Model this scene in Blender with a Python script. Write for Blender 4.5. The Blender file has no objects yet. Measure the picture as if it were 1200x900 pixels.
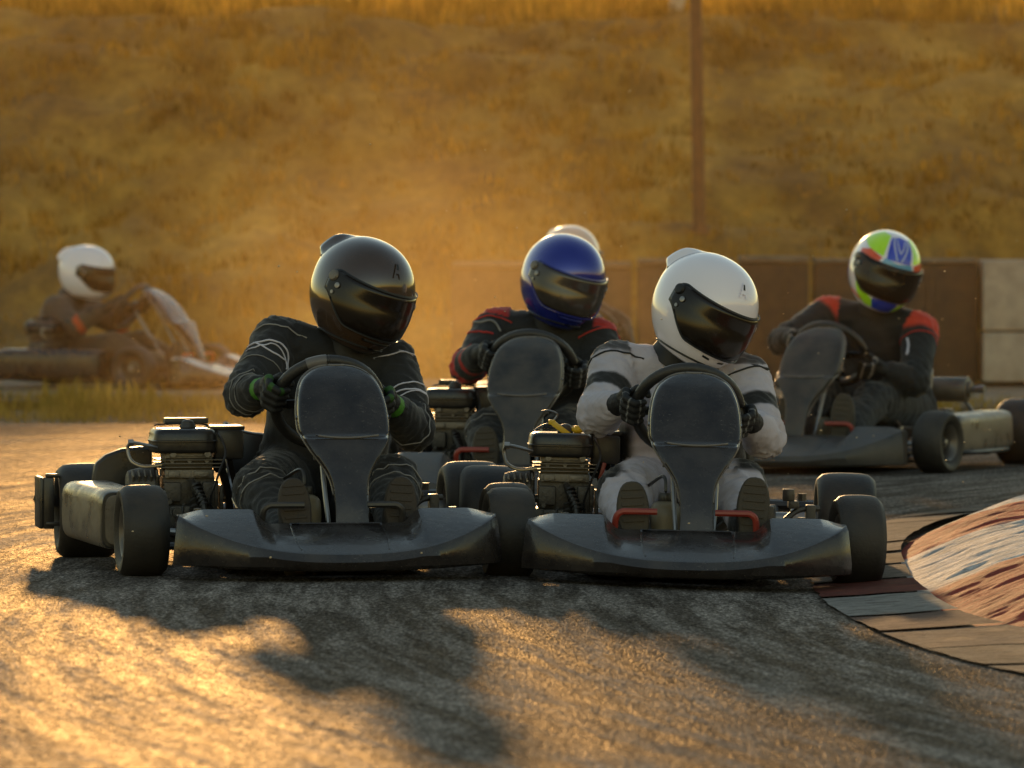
import bpy, bmesh, math, random
from mathutils import Vector, Matrix, noise, Euler
from mathutils.bvhtree import BVHTree
random.seed(7)
PI = math.pi
scene = bpy.context.scene
COL = scene.collection
V = Vector
R = math.radians
ZUP = V((0, 0, 1))
F_PX = 7900.0      # focal length in photo pixels (1200 px wide frame), level line at y = 253
EYE = 1.0

# ------------------------------------------------------------------ helpers
def lerp(a, b, t): return a + (b - a) * t
def clamp(x, a=0.0, b=1.0): return max(a, min(b, x))
def sstep(a, b, x):
    t = clamp((x - a) / (b - a)); return t * t * (3 - 2 * t)
def catmull(pts, n=6, closed=False):
    pts = [V(p) for p in pts]
    if len(pts) < 3: return pts
    out = []; m = len(pts)
    rng = range(m) if closed else range(m - 1)
    for i in rng:
        if closed:
            p0, p1, p2, p3 = pts[(i-1) % m], pts[i], pts[(i+1) % m], pts[(i+2) % m]
        else:
            p1, p2 = pts[i], pts[i+1]
            p0 = pts[i-1] if i > 0 else p1 * 2 - p2
            p3 = pts[i+2] if i + 2 < m else p2 * 2 - p1
        for k in range(n):
            t = k / n
            out.append(0.5 * ((2*p1) + (p2-p0)*t + (2*p0-5*p1+4*p2-p3)*t*t + (3*p1-p0-3*p2+p3)*t*t*t))
    if not closed: out.append(pts[-1])
    return out
def frame_of(d):
    d = d.normalized()
    u = ZUP if abs(d.z) < 0.9 else V((1, 0, 0))
    x = d.cross(u).normalized(); y = x.cross(d).normalized()
    return x, y, d
OFFSET = V((0, 0, 0))

class MB:
    def __init__(s): s.bm = bmesh.new()
    def ring_skin(s, rings, closed_u=True, cap0=True, cap1=True, closed_v=False):
        vr = [[s.bm.verts.new(p) for p in r] for r in rings]
        n = len(vr[0]); m = len(vr)
        for i in range(m if closed_v else m - 1):
            a, b = vr[i], vr[(i+1) % m]
            for j in range(n if closed_u else n - 1):
                k = (j+1) % n
                try: s.bm.faces.new((a[j], a[k], b[k], b[j]))
                except ValueError: pass
        if not closed_v and closed_u:
            if cap0: s.bm.faces.new(list(reversed(vr[0])))
            if cap1: s.bm.faces.new(vr[-1])
        return s
    def box(s, c, size, rot=None, bev=0.0, seg=2, taper=None):
        b = bmesh.new()
        bmesh.ops.create_cube(b, size=1.0)
        for v in b.verts:
            v.co = V((v.co.x*size[0], v.co.y*size[1], v.co.z*size[2]))
            if taper and v.co.z > 0: v.co.x *= taper; v.co.y *= taper
        if bev > 0: bmesh.ops.bevel(b, geom=list(b.edges), offset=bev, segments=seg, profile=0.6, affect='EDGES')
        M = Matrix.Translation(V(c))
        if rot is not None: M = M @ (rot.to_matrix().to_4x4() if isinstance(rot, Euler) else rot.to_4x4())
        s._merge(b, M); return s
    def _merge(s, b, M=None):
        mp = {}
        for v in b.verts: mp[v] = s.bm.verts.new(M @ v.co if M else v.co)
        for f in b.faces:
            try: s.bm.faces.new([mp[v] for v in f.verts])
            except ValueError: pass
        b.free()
    def cyl(s, p0, p1, r0, r1=None, n=16, bev=0.0):
        p0, p1 = V(p0), V(p1); r1 = r0 if r1 is None else r1
        x, y, d = frame_of(p1 - p0); L = (p1-p0).length
        st = [(0, r0), (1, r1)]
        if bev > 0: st = [(0, r0-bev), (bev/L*.3, r0-bev*.3), (bev/L, r0), (1-bev/L, r1), (1-bev/L*.3, r1-bev*.3), (1, r1-bev)]
        s.ring_skin([[p0.lerp(p1, t) + (x*math.cos(a) + y*math.sin(a))*r for a in [2*PI*k/n for k in range(n)]] for t, r in st]); return s
    def tube(s, pts, r, n=8, closed=False, sm=5, rs=None):
        P = catmull(pts, sm, closed) if sm > 0 else [V(p) for p in pts]
        m = len(P); rings = []; prev = None
        for i in range(m):
            if closed: d = P[(i+1) % m] - P[i-1]
            else: d = P[min(i+1, m-1)] - P[max(i-1, 0)]
            if d.length < 1e-9: d = V((0, 0, 1))
            d.normalize()
            if prev is None: x, y, _ = frame_of(d)
            else:
                x = prev - d * prev.dot(d); x.normalize(); y = d.cross(x)
            prev = x
            rr = r if rs is None else lerp(rs[0], rs[1], i/(m-1))
            rings.append([P[i] + (x*math.cos(2*PI*k/n) + y*math.sin(2*PI*k/n))*rr for k in range(n)])
        s.ring_skin(rings, closed_v=closed); return s
    def lathe(s, prof, o, axis, n=40, closed=True):
        o = V(o); x, y, d = frame_of(V(axis))
        rings = [[o + d*a + (x*math.cos(2*PI*k/n) + y*math.sin(2*PI*k/n))*r for k in range(n)] for r, a in prof]
        s.ring_skin(rings, closed_v=closed, cap0=not closed, cap1=not closed); return s
    def ell(s, c, rad, rot=None, nu=20, nv=12):
        c = V(c); rings = []
        for i in range(1, nv):
            ph = -PI/2 + PI*i/nv
            r = []
            for k in range(nu):
                a = 2*PI*k/nu
                p = V((rad[0]*math.cos(ph)*math.cos(a), rad[1]*math.cos(ph)*math.sin(a), rad[2]*math.sin(ph)))
                if rot is not None: p = rot @ p
                r.append(c + p)
            rings.append(r)
        s.ring_skin(rings); return s
    def prism(s, poly, o, ex, ey, thick):
        o, ex, ey = V(o), V(ex), V(ey); n = ex.cross(ey).normalized()
        a = [o + ex*p[0] + ey*p[1] - n*thick/2 for p in poly]
        b = [p + n*thick for p in a]
        s.ring_skin([a, b]); return s
    def grid(s, fn, nu, nv, thick=0.0):
        P = [[V(fn(i/nu, j/nv)) for j in range(nv+1)] for i in range(nu+1)]
        vr = [[s.bm.verts.new(p) for p in r] for r in P]
        for i in range(nu):
            for j in range(nv):
                s.bm.faces.new((vr[i][j], vr[i+1][j], vr[i+1][j+1], vr[i][j+1]))
        if thick:
            bmesh.ops.recalc_face_normals(s.bm, faces=s.bm.faces)
            bmesh.ops.solidify(s.bm, geom=list(s.bm.faces), thickness=thick)
        return s
    def build(s, name, mat, parent=None, smooth=35, bevel=0.0, sub=0, normals=True):
        if normals: bmesh.ops.recalc_face_normals(s.bm, faces=s.bm.faces)
        me = bpy.data.meshes.new(name)
        if OFFSET.length > 0:
            for v in s.bm.verts: v.co -= OFFSET
        s.bm.to_mesh(me); s.bm.free()
        mats = mat if isinstance(mat, (list, tuple)) else [mat]
        for m in mats: me.materials.append(m)
        if smooth:
            me.shade_smooth()
            try: me.set_sharp_from_angle(angle=R(smooth))
            except Exception: pass
        o = bpy.data.objects.new(name, me); COL.objects.link(o)
        if parent: o.parent = parent
        if bevel > 0:
            b = o.modifiers.new('bevel', 'BEVEL'); b.width = bevel; b.segments = 2; b.limit_method = 'ANGLE'; b.angle_limit = R(30)
        if sub: 
            m = o.modifiers.new('sub', 'SUBSURF'); m.levels = sub; m.render_levels = sub
        return o

def tag(o, label=None, cat=None, group=None, kind=None):
    if label: o['label'] = label
    if cat: o['category'] = cat
    if group: o['group'] = group
    if kind: o['kind'] = kind
    return o
def empty(name, loc, rz=0):
    o = bpy.data.objects.new(name, None); COL.objects.link(o)
    o.location = loc; o.rotation_euler = (0, 0, rz); o.empty_display_size = .1
    return o

# ------------------------------------------------------------------ materials
def nt(name):
    m = bpy.data.materials.new(name); m.use_nodes = True
    N = m.node_tree.nodes; L = m.node_tree.links; N.clear()
    out = N.new('ShaderNodeOutputMaterial')
    return m, N, L, out
def n_(N, t, **k):
    n = N.new(t)
    for a, b in k.items():
        if a in n.inputs: n.inputs[a].default_value = b
        else: setattr(n, a, b)
    return n
def ramp(N, L, src, stops):
    r = N.new('ShaderNodeValToRGB'); e = r.color_ramp.elements
    while len(e) > 1: e.remove(e[0])
    e[0].position = stops[0][0]; e[0].color = (*stops[0][1], 1) if len(stops[0][1]) == 3 else stops[0][1]
    for p, c in stops[1:]:
        x = e.new(p); x.color = (*c, 1)
    L.new(src, r.inputs['Fac']); return r.outputs['Color']
def mixc(N, L, fac, a, b, mode='MIX'):
    m = N.new('ShaderNodeMix'); m.data_type = 'RGBA'; m.blend_type = mode
    for inp, v in ((m.inputs['Factor'], fac), (m.inputs['A'], a), (m.inputs['B'], b)):
        if isinstance(v, bpy.types.NodeSocket): L.new(v, inp)
        elif isinstance(v, (int, float)): inp.default_value = v
        else: inp.default_value = (*v, 1)
    return m.outputs['Result']
def mixc(N, L, fac, a, b, mode='MIX'):
    m = N.new('ShaderNodeMix'); m.data_type = 'RGBA'; m.blend_type = mode
    sock = {(s.name, s.type): s for s in m.inputs}
    for inp, v in ((sock[('Factor', 'VALUE')], fac), (sock[('A', 'RGBA')], a), (sock[('B', 'RGBA')], b)):
        if isinstance(v, bpy.types.NodeSocket): L.new(v, inp)
        elif isinstance(v, (int, float)): inp.default_value = v
        else: inp.default_value = (*v, 1)
    return [s for s in m.outputs if s.type == 'RGBA'][0]
def noise_n(N, L, scale, detail=4, rough=.55, vec=None, dist=0.0):
    t = n_(N, 'ShaderNodeTexNoise', Scale=scale, Detail=detail, Roughness=rough, Distortion=dist)
    if vec is not None: L.new(vec, t.inputs['Vector'])
    return t.outputs['Fac']
def coords(N, L, kind='Object', scale=(1, 1, 1)):
    tc = N.new('ShaderNodeTexCoord')
    if scale == (1, 1, 1): return tc.outputs[kind]
    mp = N.new('ShaderNodeMapping'); mp.inputs['Scale'].default_value = scale
    L.new(tc.outputs[kind], mp.inputs['Vector']); return mp.outputs['Vector']
def math_n(N, L, op, a, b=0.0):
    m = N.new('ShaderNodeMath'); m.operation = op
    for i, v in enumerate((a, b)):
        if isinstance(v, bpy.types.NodeSocket): L.new(v, m.inputs[i])
        else: m.inputs[i].default_value = v
    return m.outputs[0]

def mat_basic(name, col, rough=.5, metal=0.0, dust=0.0, dustcol=(.16, .12, .08), bump=.15, bscale=60, coat=0.0, var=.25, scr=0.0, attr=False, sheen=0.0, rvar=.12, spec=.5):
    m, N, L, out = nt(name)
    p = N.new('ShaderNodeBsdfPrincipled'); L.new(p.outputs[0], out.inputs['Surface'])
    vec = coords(N, L)
    n1 = noise_n(N, L, 9, 6, .6, vec)
    n2 = noise_n(N, L, bscale, 4, .6, vec)
    if attr:
        at = N.new('ShaderNodeAttribute'); at.attribute_name = 'col'; base = at.outputs['Color']
    else:
        rgb = N.new('ShaderNodeRGB'); rgb.outputs[0].default_value = (*col, 1); base = rgb.outputs[0]
    dark = mixc(N, L, 1.0, base, ramp(N, L, n1, [(.3, (1-var,)*3), (.7, (1+var*.4,)*3)]), 'MULTIPLY')
    c = dark
    if dust > 0:
        geo = N.new('ShaderNodeNewGeometry'); sx = N.new('ShaderNodeSeparateXYZ'); L.new(geo.outputs['Normal'], sx.inputs[0])
        up = math_n(N, L, 'MULTIPLY_ADD', sx.outputs['Z'], .5); 
        up_n = up.node; up_n.inputs[2].default_value = .5
        f = math_n(N, L, 'MULTIPLY', up, ramp(N, L, n1, [(.35, (0, 0, 0)), (.75, (1, 1, 1))]))
        f = math_n(N, L, 'MULTIPLY', f, dust)
        c = mixc(N, L, f, c, dustcol)
    if scr > 0:
        sk = ramp(N, L, noise_n(N, L, 170, 2, .5, vec), [(.70, (0, 0, 0)), (.76, (1, 1, 1))])
        c = mixc(N, L, math_n(N, L, 'MULTIPLY', sk, .5*scr), c, (.25, .22, .19))
        vs = coords(N, L, scale=(6, 30, 30))
        w = n_(N, 'ShaderNodeTexNoise', Scale=14.0, Detail=2.0, Roughness=.5, Distortion=1.5); L.new(vs, w.inputs['Vector'])
        s1 = ramp(N, L, w.outputs['Fac'], [(.66, (0, 0, 0)), (.70, (1, 1, 1))])
        n3 = noise_n(N, L, 5, 3, .5, vec)
        s2 = math_n(N, L, 'MULTIPLY', s1, ramp(N, L, n3, [(.5, (0, 0, 0)), (.62, (1, 1, 1))]))
        c = mixc(N, L, math_n(N, L, 'MULTIPLY', s2, scr), c, (.22, .2, .18))
    L.new(c, p.inputs['Base Color'])
    rr = ramp(N, L, n1, [(.3, (clamp(rough - rvar),)*3), (.7, (clamp(rough + rvar),)*3)])
    L.new(rr, p.inputs['Roughness'])
    p.inputs['Metallic'].default_value = metal
    p.inputs['Coat Weight'].default_value = coat; p.inputs['Coat Roughness'].default_value = .06
    p.inputs['Sheen Weight'].default_value = sheen
    p.inputs['Specular IOR Level'].default_value = spec
    if bump > 0:
        b = n_(N, 'ShaderNodeBump', Strength=bump, Distance=.004); L.new(n2, b.inputs['Height']); L.new(b.outputs[0], p.inputs['Normal'])
    return m

M = {}
M['plastic'] = mat_basic('black_plastic', (.022, .0185, .0185), .26, coat=.2, dust=.35, dustcol=(.10,.085,.07), bump=.3, bscale=40, scr=.9)
M['plastic2'] = mat_basic('dusty_plastic', (.035, .034, .034), .46, dust=.6, dustcol=(.15,.12,.09), bump=.25, bscale=40, scr=.5)
M['edge'] = mat_basic('worn_lit_edge', (.17, .155, .14), .26, dust=.3, bump=.1)  # worn edge tone, lightened further to paint bright rim highlights on the panel
M['rubber'] = mat_basic('tyre_rubber', (.017, .015, .013), .58, dust=.6, dustcol=(.09,.07,.05), bump=.35, bscale=120, rvar=.08)
M['rim'] = mat_basic('rim_metal', (.14, .13, .12), .42, metal=.7, dust=.5, bump=.1)
M['frame'] = mat_basic('frame_paint', (.02, .02, .021), .4, dust=.4, bump=.1)
M['steel'] = mat_basic('worn_steel', (.32, .31, .30), .36, metal=.9, dust=.3, bump=.15)
M['alu'] = mat_basic('cast_aluminium', (.24, .215, .18), .5, metal=.65, dust=.4, dustcol=(.09,.07,.05), bump=.6, bscale=90, var=.5)
M['alu_dark'] = mat_basic('oily_casting', (.09, .08, .068), .48, metal=.5, dust=.35, dustcol=(.08,.06,.04), bump=.6, bscale=80, var=.5)
M['black'] = mat_basic('engine_black', (.016, .016, .017), .33, dust=.3, bump=.1)
M['red'] = mat_basic('red_paint', (.27, .028, .018), .42, dust=.35, bump=.1, var=.4)
M['yellow'] = mat_basic('yellow_paint', (.75, .48, .02), .4, bump=.05)
M['orange'] = mat_basic('orange_paint', (.62, .12, .02), .5, dust=.2, bump=.1)
M['jug'] = mat_basic('jug_plastic', (.22, .18, .11), .42, dust=.4, bump=.1)
M['grip'] = mat_basic('wheel_rim_grip', (.02, .02, .021), .42, dust=.2, bump=.4, bscale=150)
M['tape'] = mat_basic('grey_tape', (.13, .12, .115), .4, bump=.1)
M['podside'] = mat_basic('worn_sidepod', (.16, .135, .105), .34, dust=.6, dustcol=(.24,.18,.12), bump=.25, scr=.8, var=.5, rvar=.2)
M['seat'] = mat_basic('seat_shell', (.035, .034, .033), .38, dust=.2, bump=.1)
M['white_h'] = mat_basic('helmet_white', (.90, .855, .93), .22, coat=.8, bump=.0, var=.06, rvar=.03, dust=.12, dustcol=(.5,.42,.32))
M['cream_h'] = mat_basic('helmet_cream', (.55, .5, .44), .25, coat=.6, bump=.0, var=.1, rvar=.03)
M['black_h'] = mat_basic('helmet_black', (.055, .032, .018), .2, coat=.9, bump=.0, var=.1, rvar=.03, dust=.10)
M['blue_h'] = mat_basic('helmet_blue', (.016, .028, .30), .2, metal=.35, coat=.9, bump=.0, var=.1, rvar=.03, dust=.05)
M['blue_p'] = mat_basic('blue_print', (.02, .06, .60), .3, coat=.6, bump=.0, var=.1)
M['ltblue_p'] = mat_basic('light_blue_print', (.12, .38, .62), .3, coat=.6, bump=.0, var=.1)
M['pale_p'] = mat_basic('pale_print', (.42, .48, .72), .3, coat=.6, bump=.0, var=.1)
M['lime_p'] = mat_basic('lime_print', (.50, .92, .02), .3, coat=.6, bump=.0, var=.1)
M['orange_p'] = mat_basic('red_orange_print', (.75, .09, .02), .3, coat=.6, bump=.0, var=.1)
M['visor'] = mat_basic('dark_visor', (.014, .010, .007), .20, coat=.08, bump=.0, var=.2, rvar=.05, spec=.35, dust=.06, dustcol=(.1,.07,.04))
M['visor_lt'] = mat_basic('mirror_visor', (.06, .05, .042), .2, metal=.3, coat=.4, bump=.0, var=.4, rvar=.06)
M['gasket'] = mat_basic('gasket_rubber', (.012, .012, .012), .5, bump=.0)
M['gasket_blue'] = mat_basic('blue_gasket', (.012, .02, .2), .3, coat=.5, bump=.0)
M['cloth'] = mat_basic('suit_fabric', (0, 0, 0), .78, bump=.7, bscale=48, attr=True, sheen=.15, var=.18, rvar=.06)
M['glove'] = mat_basic('glove_fabric', (0, 0, 0), .66, bump=.5, bscale=220, attr=True, var=.2, rvar=.06)
M['shoe'] = mat_basic('shoe_leather', (.022, .02, .02), .6, dust=.3, bump=.3)
M['sole'] = mat_basic('shoe_sole', (.045, .037, .025), .75, dust=.3, bump=.6, bscale=140)
M['sole_dark'] = mat_basic('dark_sole', (.035, .027, .02), .75, dust=.3, bump=.6, bscale=140)
M['line_white'] = mat_basic('white_piping', (.62, .60, .68), .6, bump=.1)
M['line_grey'] = mat_basic('grey_piping', (.26, .25, .24), .6, bump=.1)
M['line_red'] = mat_basic('red_piping', (.5, .03, .02), .6, bump=.1)
M['line_black'] = mat_basic('black_binding', (.012, .012, .013), .6, bump=.1)
M['pole'] = mat_basic('rusty_pole', (.15, .07, .03), .7, metal=.1, bump=.4, var=.5)
M['post'] = mat_basic('pale_post', (.5, .42, .32), .7, bump=.2, var=.3)
M['wall_dark'] = mat_basic('dark_barrier', (.045, .030, .018), .75, dust=.5, dustcol=(.12,.08,.045), bump=.6, bscale=20, var=.6)
M['wall_mid'] = mat_basic('brown_barrier', (.095, .064, .038), .75, dust=.5, dustcol=(.15,.10,.06), bump=.6, bscale=20, var=.6)
M['cap'] = mat_basic('barrier_cap', (.17, .13, .09), .8, bump=.5, bscale=20, var=.5)
M['concrete'] = mat_basic('pale_concrete', (.42, .36, .29), .85, bump=.6, bscale=30, var=.35, dust=.2)

# ------------------------------------------------------------------ camera, sun, sky
cam_d = bpy.data.cameras.new('camera'); cam = bpy.data.objects.new('camera', cam_d); COL.objects.link(cam)
cam_d.sensor_width = 36; cam_d.lens = F_PX / 1200 * 36
pitch = math.atan((450 - 253) / F_PX)
cam.location = (0, 0, EYE); cam.rotation_euler = (PI/2 - pitch, 0, 0)
cam_d.clip_start = .5; cam_d.clip_end = 2000
cam_d.dof.use_dof = True; cam_d.dof.focus_distance = 18.9; cam_d.dof.aperture_fstop = 8.0
scene.camera = cam

SUN_EL, SUN_AZ = 6.9, -2.9       # degrees; azimuth from the viewing direction (+Y), negative = left
sdir = V((math.sin(R(SUN_AZ))*math.cos(R(SUN_EL)), math.cos(R(SUN_AZ))*math.cos(R(SUN_EL)), math.sin(R(SUN_EL))))
sun_d = bpy.data.lights.new('sun', 'SUN'); sun = bpy.data.objects.new('sun', sun_d); COL.objects.link(sun)
sun_d.energy = 4.2; sun_d.angle = R(1.5); sun_d.color = (1.0, .58, .24)
sun.rotation_euler = sdir.to_track_quat('Z', 'Y').to_euler(); sun.location = (-5, 40, 12)
world = bpy.data.worlds.new('World'); scene.world = world; world.use_nodes = True
WN = world.node_tree.nodes; WL = world.node_tree.links; WN.clear()
sky = WN.new('ShaderNodeTexSky'); sky.sky_type = 'NISHITA'; sky.sun_disc = False
sky.sun_elevation = R(SUN_EL); sky.sun_rotation = R(SUN_AZ); sky.air_density = 1.3; sky.dust_density = .1; sky.ozone_density = .4
bg = WN.new('ShaderNodeBackground'); bg.inputs['Strength'].default_value = .22
wo = WN.new('ShaderNodeOutputWorld')
WL.new(sky.outputs[0], bg.inputs[0]); WL.new(bg.outputs[0], wo.inputs[0])
scene.view_settings.view_transform = 'Standard'; scene.view_settings.look = 'None'
scene.view_settings.exposure = 0; scene.view_settings.gamma = 1
scene.cycles.use_denoising = True
scene.cycles.max_bounces = 6; scene.cycles.volume_bounces = 0
scene.cycles.sample_clamp_indirect = 3.0; scene.cycles.sample_clamp_direct = 20.0

# ------------------------------------------------------------------ ground and track
ARC_C = V((19.0, 18.0, 0))
def mat_asphalt():
    m, N, L, out = nt('asphalt')
    p = N.new('ShaderNodeBsdfPrincipled'); L.new(p.outputs[0], out.inputs['Surface'])
    tc = N.new('ShaderNodeTexCoord'); vec = tc.outputs['Object']
    # polar coordinates about the bend: stones stay round, rubber marks follow the bend
    sub = N.new('ShaderNodeVectorMath'); sub.operation = 'SUBTRACT'; sub.inputs[1].default_value = ARC_C; L.new(vec, sub.inputs[0])
    ln = N.new('ShaderNodeVectorMath'); ln.operation = 'LENGTH'; L.new(sub.outputs[0], ln.inputs[0])
    sx = N.new('ShaderNodeSeparateXYZ'); L.new(sub.outputs[0], sx.inputs[0])
    ang = math_n(N, L, 'ARCTAN2', sx.outputs['Y'], math_n(N, L, 'MULTIPLY', sx.outputs['X'], -1.0))
    cmb = N.new('ShaderNodeCombineXYZ'); L.new(ln.outputs['Value'], cmb.inputs[0]); L.new(math_n(N, L, 'MULTIPLY', ang, 1.6), cmb.inputs[1])
    streak = noise_n(N, L, 11, 8, .72, cmb.outputs[0], .25)
    streak2 = noise_n(N, L, 1.1, 3, .5, cmb.outputs[0], .2)
    big = noise_n(N, L, .9, 5, .6, vec)
    vor = n_(N, 'ShaderNodeTexVoronoi', Scale=95.0, Randomness=1.0); L.new(vec, vor.inputs['Vector'])
    vor2 = n_(N, 'ShaderNodeTexVoronoi', Scale=210.0, Randomness=1.0); L.new(vec, vor2.inputs['Vector'])
    fine = noise_n(N, L, 150, 4, .7, vec)
    mp = N.new('ShaderNodeMapping'); mp.inputs['Scale'].default_value = (1, .22, 1); L.new(vec, mp.inputs['Vector'])
    gr1 = noise_n(N, L, 130, 3, .65, mp.outputs[0], .3); gr2 = noise_n(N, L, 62, 4, .65, mp.outputs[0], .5); gr3 = noise_n(N, L, 11, 3, .6, mp.outputs[0], .5)
    base = ramp(N, L, big, [(.3, (.145, .124, .106)), (.7, (.225, .192, .163))])
    c = mixc(N, L, 1.0, base, ramp(N, L, gr1, [(.30, (.40,)*3), (.5, (.95,)*3), (.66, (2.1,)*3)]), 'MULTIPLY')
    c = mixc(N, L, .8, c, ramp(N, L, gr2, [(.32, (.6,)*3), (.66, (1.5,)*3)]), 'MULTIPLY')
    rub = ramp(N, L, streak, [(.42, (1, 1, 1)), (.56, (.34, .33, .32))])
    c = mixc(N, L, .9, c, rub, 'MULTIPLY')
    c = mixc(N, L, .6, c, ramp(N, L, streak2, [(.35, (.7,)*3), (.65, (1.25,)*3)]), 'MULTIPLY')
    L.new(c, p.inputs['Base Color']); p.inputs['Roughness'].default_value = .9; p.inputs['Specular IOR Level'].default_value = 0.0
    h3 = math_n(N, L, 'ADD', math_n(N, L, 'MULTIPLY', gr1, 1.0), math_n(N, L, 'MULTIPLY', gr2, .9))
    h3 = math_n(N, L, 'ADD', h3, math_n(N, L, 'MULTIPLY', streak, .7))
    h3 = math_n(N, L, 'ADD', h3, math_n(N, L, 'MULTIPLY', gr3, .5))
    b = n_(N, 'ShaderNodeBump', Strength=1.0, Distance=.0034); L.new(h3, b.inputs['Height']); L.new(b.outputs[0], p.inputs['Normal'])
    g = N.new('ShaderNodeBsdfGlossy'); g.inputs['Roughness'].default_value = .31; L.new(b.outputs[0], g.inputs['Normal'])
    g.inputs['Color'].default_value = (1, .86, .62, 1)
    fac = math_n(N, L, 'MULTIPLY', ramp(N, L, streak, [(.38, (.2,)*3), (.62, (1.0,)*3)]), ramp(N, L, gr2, [(.38, (.35,)*3), (.62, (1.0,)*3)]))
    fac = math_n(N, L, 'MULTIPLY', fac, .027)
    mx = N.new('ShaderNodeMixShader'); L.new(fac, mx.inputs[0]); L.new(p.outputs[0], mx.inputs[1]); L.new(g.outputs[0], mx.inputs[2]); L.new(mx.outputs[0], out.inputs['Surface'])
    return m
def mat_dirt(name, c1, c2, c3, sc=3.0, rough=.95, bump=.8):
    m, N, L, out = nt(name)
    p = N.new('ShaderNodeBsdfPrincipled'); L.new(p.outputs[0], out.inputs['Surface'])
    vec = coords(N, L)
    vv = coords(N, L, scale=(1, .24, 1)) if name == 'hill_grass' else vec
    a = noise_n(N, L, sc, 7, .65, vv); b_ = noise_n(N, L, sc*7, 5, .7, vv)
    c = ramp(N, L, a, [(.32, c1), (.5, c2), (.68, c3)])
    c = mixc(N, L, .7, c, ramp(N, L, b_, [(.3, (.55,)*3), (.7, (1.3,)*3)]), 'MULTIPLY')
    L.new(c, p.inputs['Base Color']); p.inputs['Roughness'].default_value = rough
    p.inputs['Specular IOR Level'].default_value = .2
    b = n_(N, 'ShaderNodeBump', Strength=bump, Distance=.03); L.new(b_, b.inputs['Height']); L.new(b.outputs[0], p.inputs['Normal'])
    return m
M['asphalt'] = mat_asphalt()
M['ground'] = mat_dirt('dry_ground', (.12, .088, .05), (.19, .14, .085), (.26, .20, .12))
M['pale_track'] = mat_dirt('pale_track', (.22, .17, .12), (.30, .24, .17), (.36, .29, .21), 2)
M['gravel'] = mat_dirt('gravel', (.13, .10, .07), (.19, .15, .105), (.26, .21, .15), 8)
M['hill'] = mat_dirt('hill_grass', (.085, .047, .008), (.27, .145, .020), (.49, .27, .042), 1.3)

def dip(x): return -.036*sstep(-.25, .95, x)
def plane(name, x0, x1, y0, y1, z, mat, label=None, cat=None, nx=1, ny=1, edge=0.0):
    mb = MB()
    def f(u, v):
        x = lerp(x0, x1, u); y = lerp(y0, y1, v)
        if edge and v in (0.0, 1.0): y += edge*(noise.noise(V((x*.9, y, 3)))+.5*noise.noise(V((x*4, y, 3))))
        return (x, y, z + (dip(x) if nx > 1 else 0))
    mb.grid(f, nx, ny)
    for fc in mb.bm.faces:
        if fc.normal.z < 0: fc.normal_flip()
    o = mb.build(name, mat, smooth=0, normals=False); tag(o, kind='structure'); return o
plane('ground', -600, 600, -60, 900, -.045, M['ground'])
plane('track', -40, 60, -20, 32.3, .006, M['asphalt'], nx=900, ny=1, edge=.12)
plane('far_track', -40, 40, 37.4, 41.0, .006, M['pale_track'], nx=400, ny=1, edge=.1)
plane('gravel_verge', -40, 40, 36.2, 37.4, .004, M['gravel'], nx=400, ny=1, edge=.2)

HILL0, HILL1, HZ = 41.4, 54.0, 2.58
def hill_z(x, y):
    t = (y - HILL0)/(HILL1 - HILL0)
    if t <= 0: base = 0.0
    elif t <= 1: base = HZ*(t*.88 + .12*sstep(0, 1, t))
    else: base = HZ + (y - HILL1)*.035
    amp = clamp(t*6)*(.21 if t <= 1 else .10)
    n1 = noise.noise(V((x*.5, y*.3, .3)))*1.1 + noise.noise(V((x*1.5, y*.9, 4)))*.7 + noise.noise(V((x*3.6, y*2.2, 9)))*.36
    return base + amp*n1 - .02*(t <= 0)
mb = MB()
mb.grid(lambda u, v: (lambda x, y: (x, y, hill_z(x, y)))(lerp(-46, 46, u), lerp(HILL0, 90, v)), 420, 240)
for fc in mb.bm.faces:
    if fc.normal.z < 0: fc.normal_flip()
tag(mb.build('embankment', M['hill'], smooth=180, normals=False), kind='structure')

# grass: blades as small bent triangles, one object per area
def mat_grass(name, c1, c2):
    m, N, L, out = nt(name)
    vec = coords(N, L)
    vv = coords(N, L, scale=(1, .24, 1))
    a = noise_n(N, L, 2.4, 6, .65, vv)
    oi = N.new('ShaderNodeAttribute'); oi.attribute_name = 'tint'
    c = mixc(N, L, ramp(N, L, a, [(.38, (0, 0, 0)), (.62, (1, 1, 1))]), c1, c2)
    c = mixc(N, L, 1.0, c, oi.outputs['Color'], 'MULTIPLY')
    d = N.new('ShaderNodeBsdfDiffuse'); t = N.new('ShaderNodeBsdfTranslucent')
    L.new(c, d.inputs[0]); L.new(c, t.inputs[0])
    mx = N.new('ShaderNodeMixShader'); mx.inputs[0].default_value = .45
    L.new(d.outputs[0], mx.inputs[1]); L.new(t.outputs[0], mx.inputs[2]); L.new(mx.outputs[0], out.inputs['Surface'])
    return m
M['grass'] = mat_grass('dry_grass', (.17, .095, .012), (.54, .28, .038))
M['weed'] = mat_grass('green_weed', (.20, .14, .022), (.40, .26, .06))
M['shrub'] = mat_grass('shrub_leaf', (.05, .055, .015), (.14, .10, .03))
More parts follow.
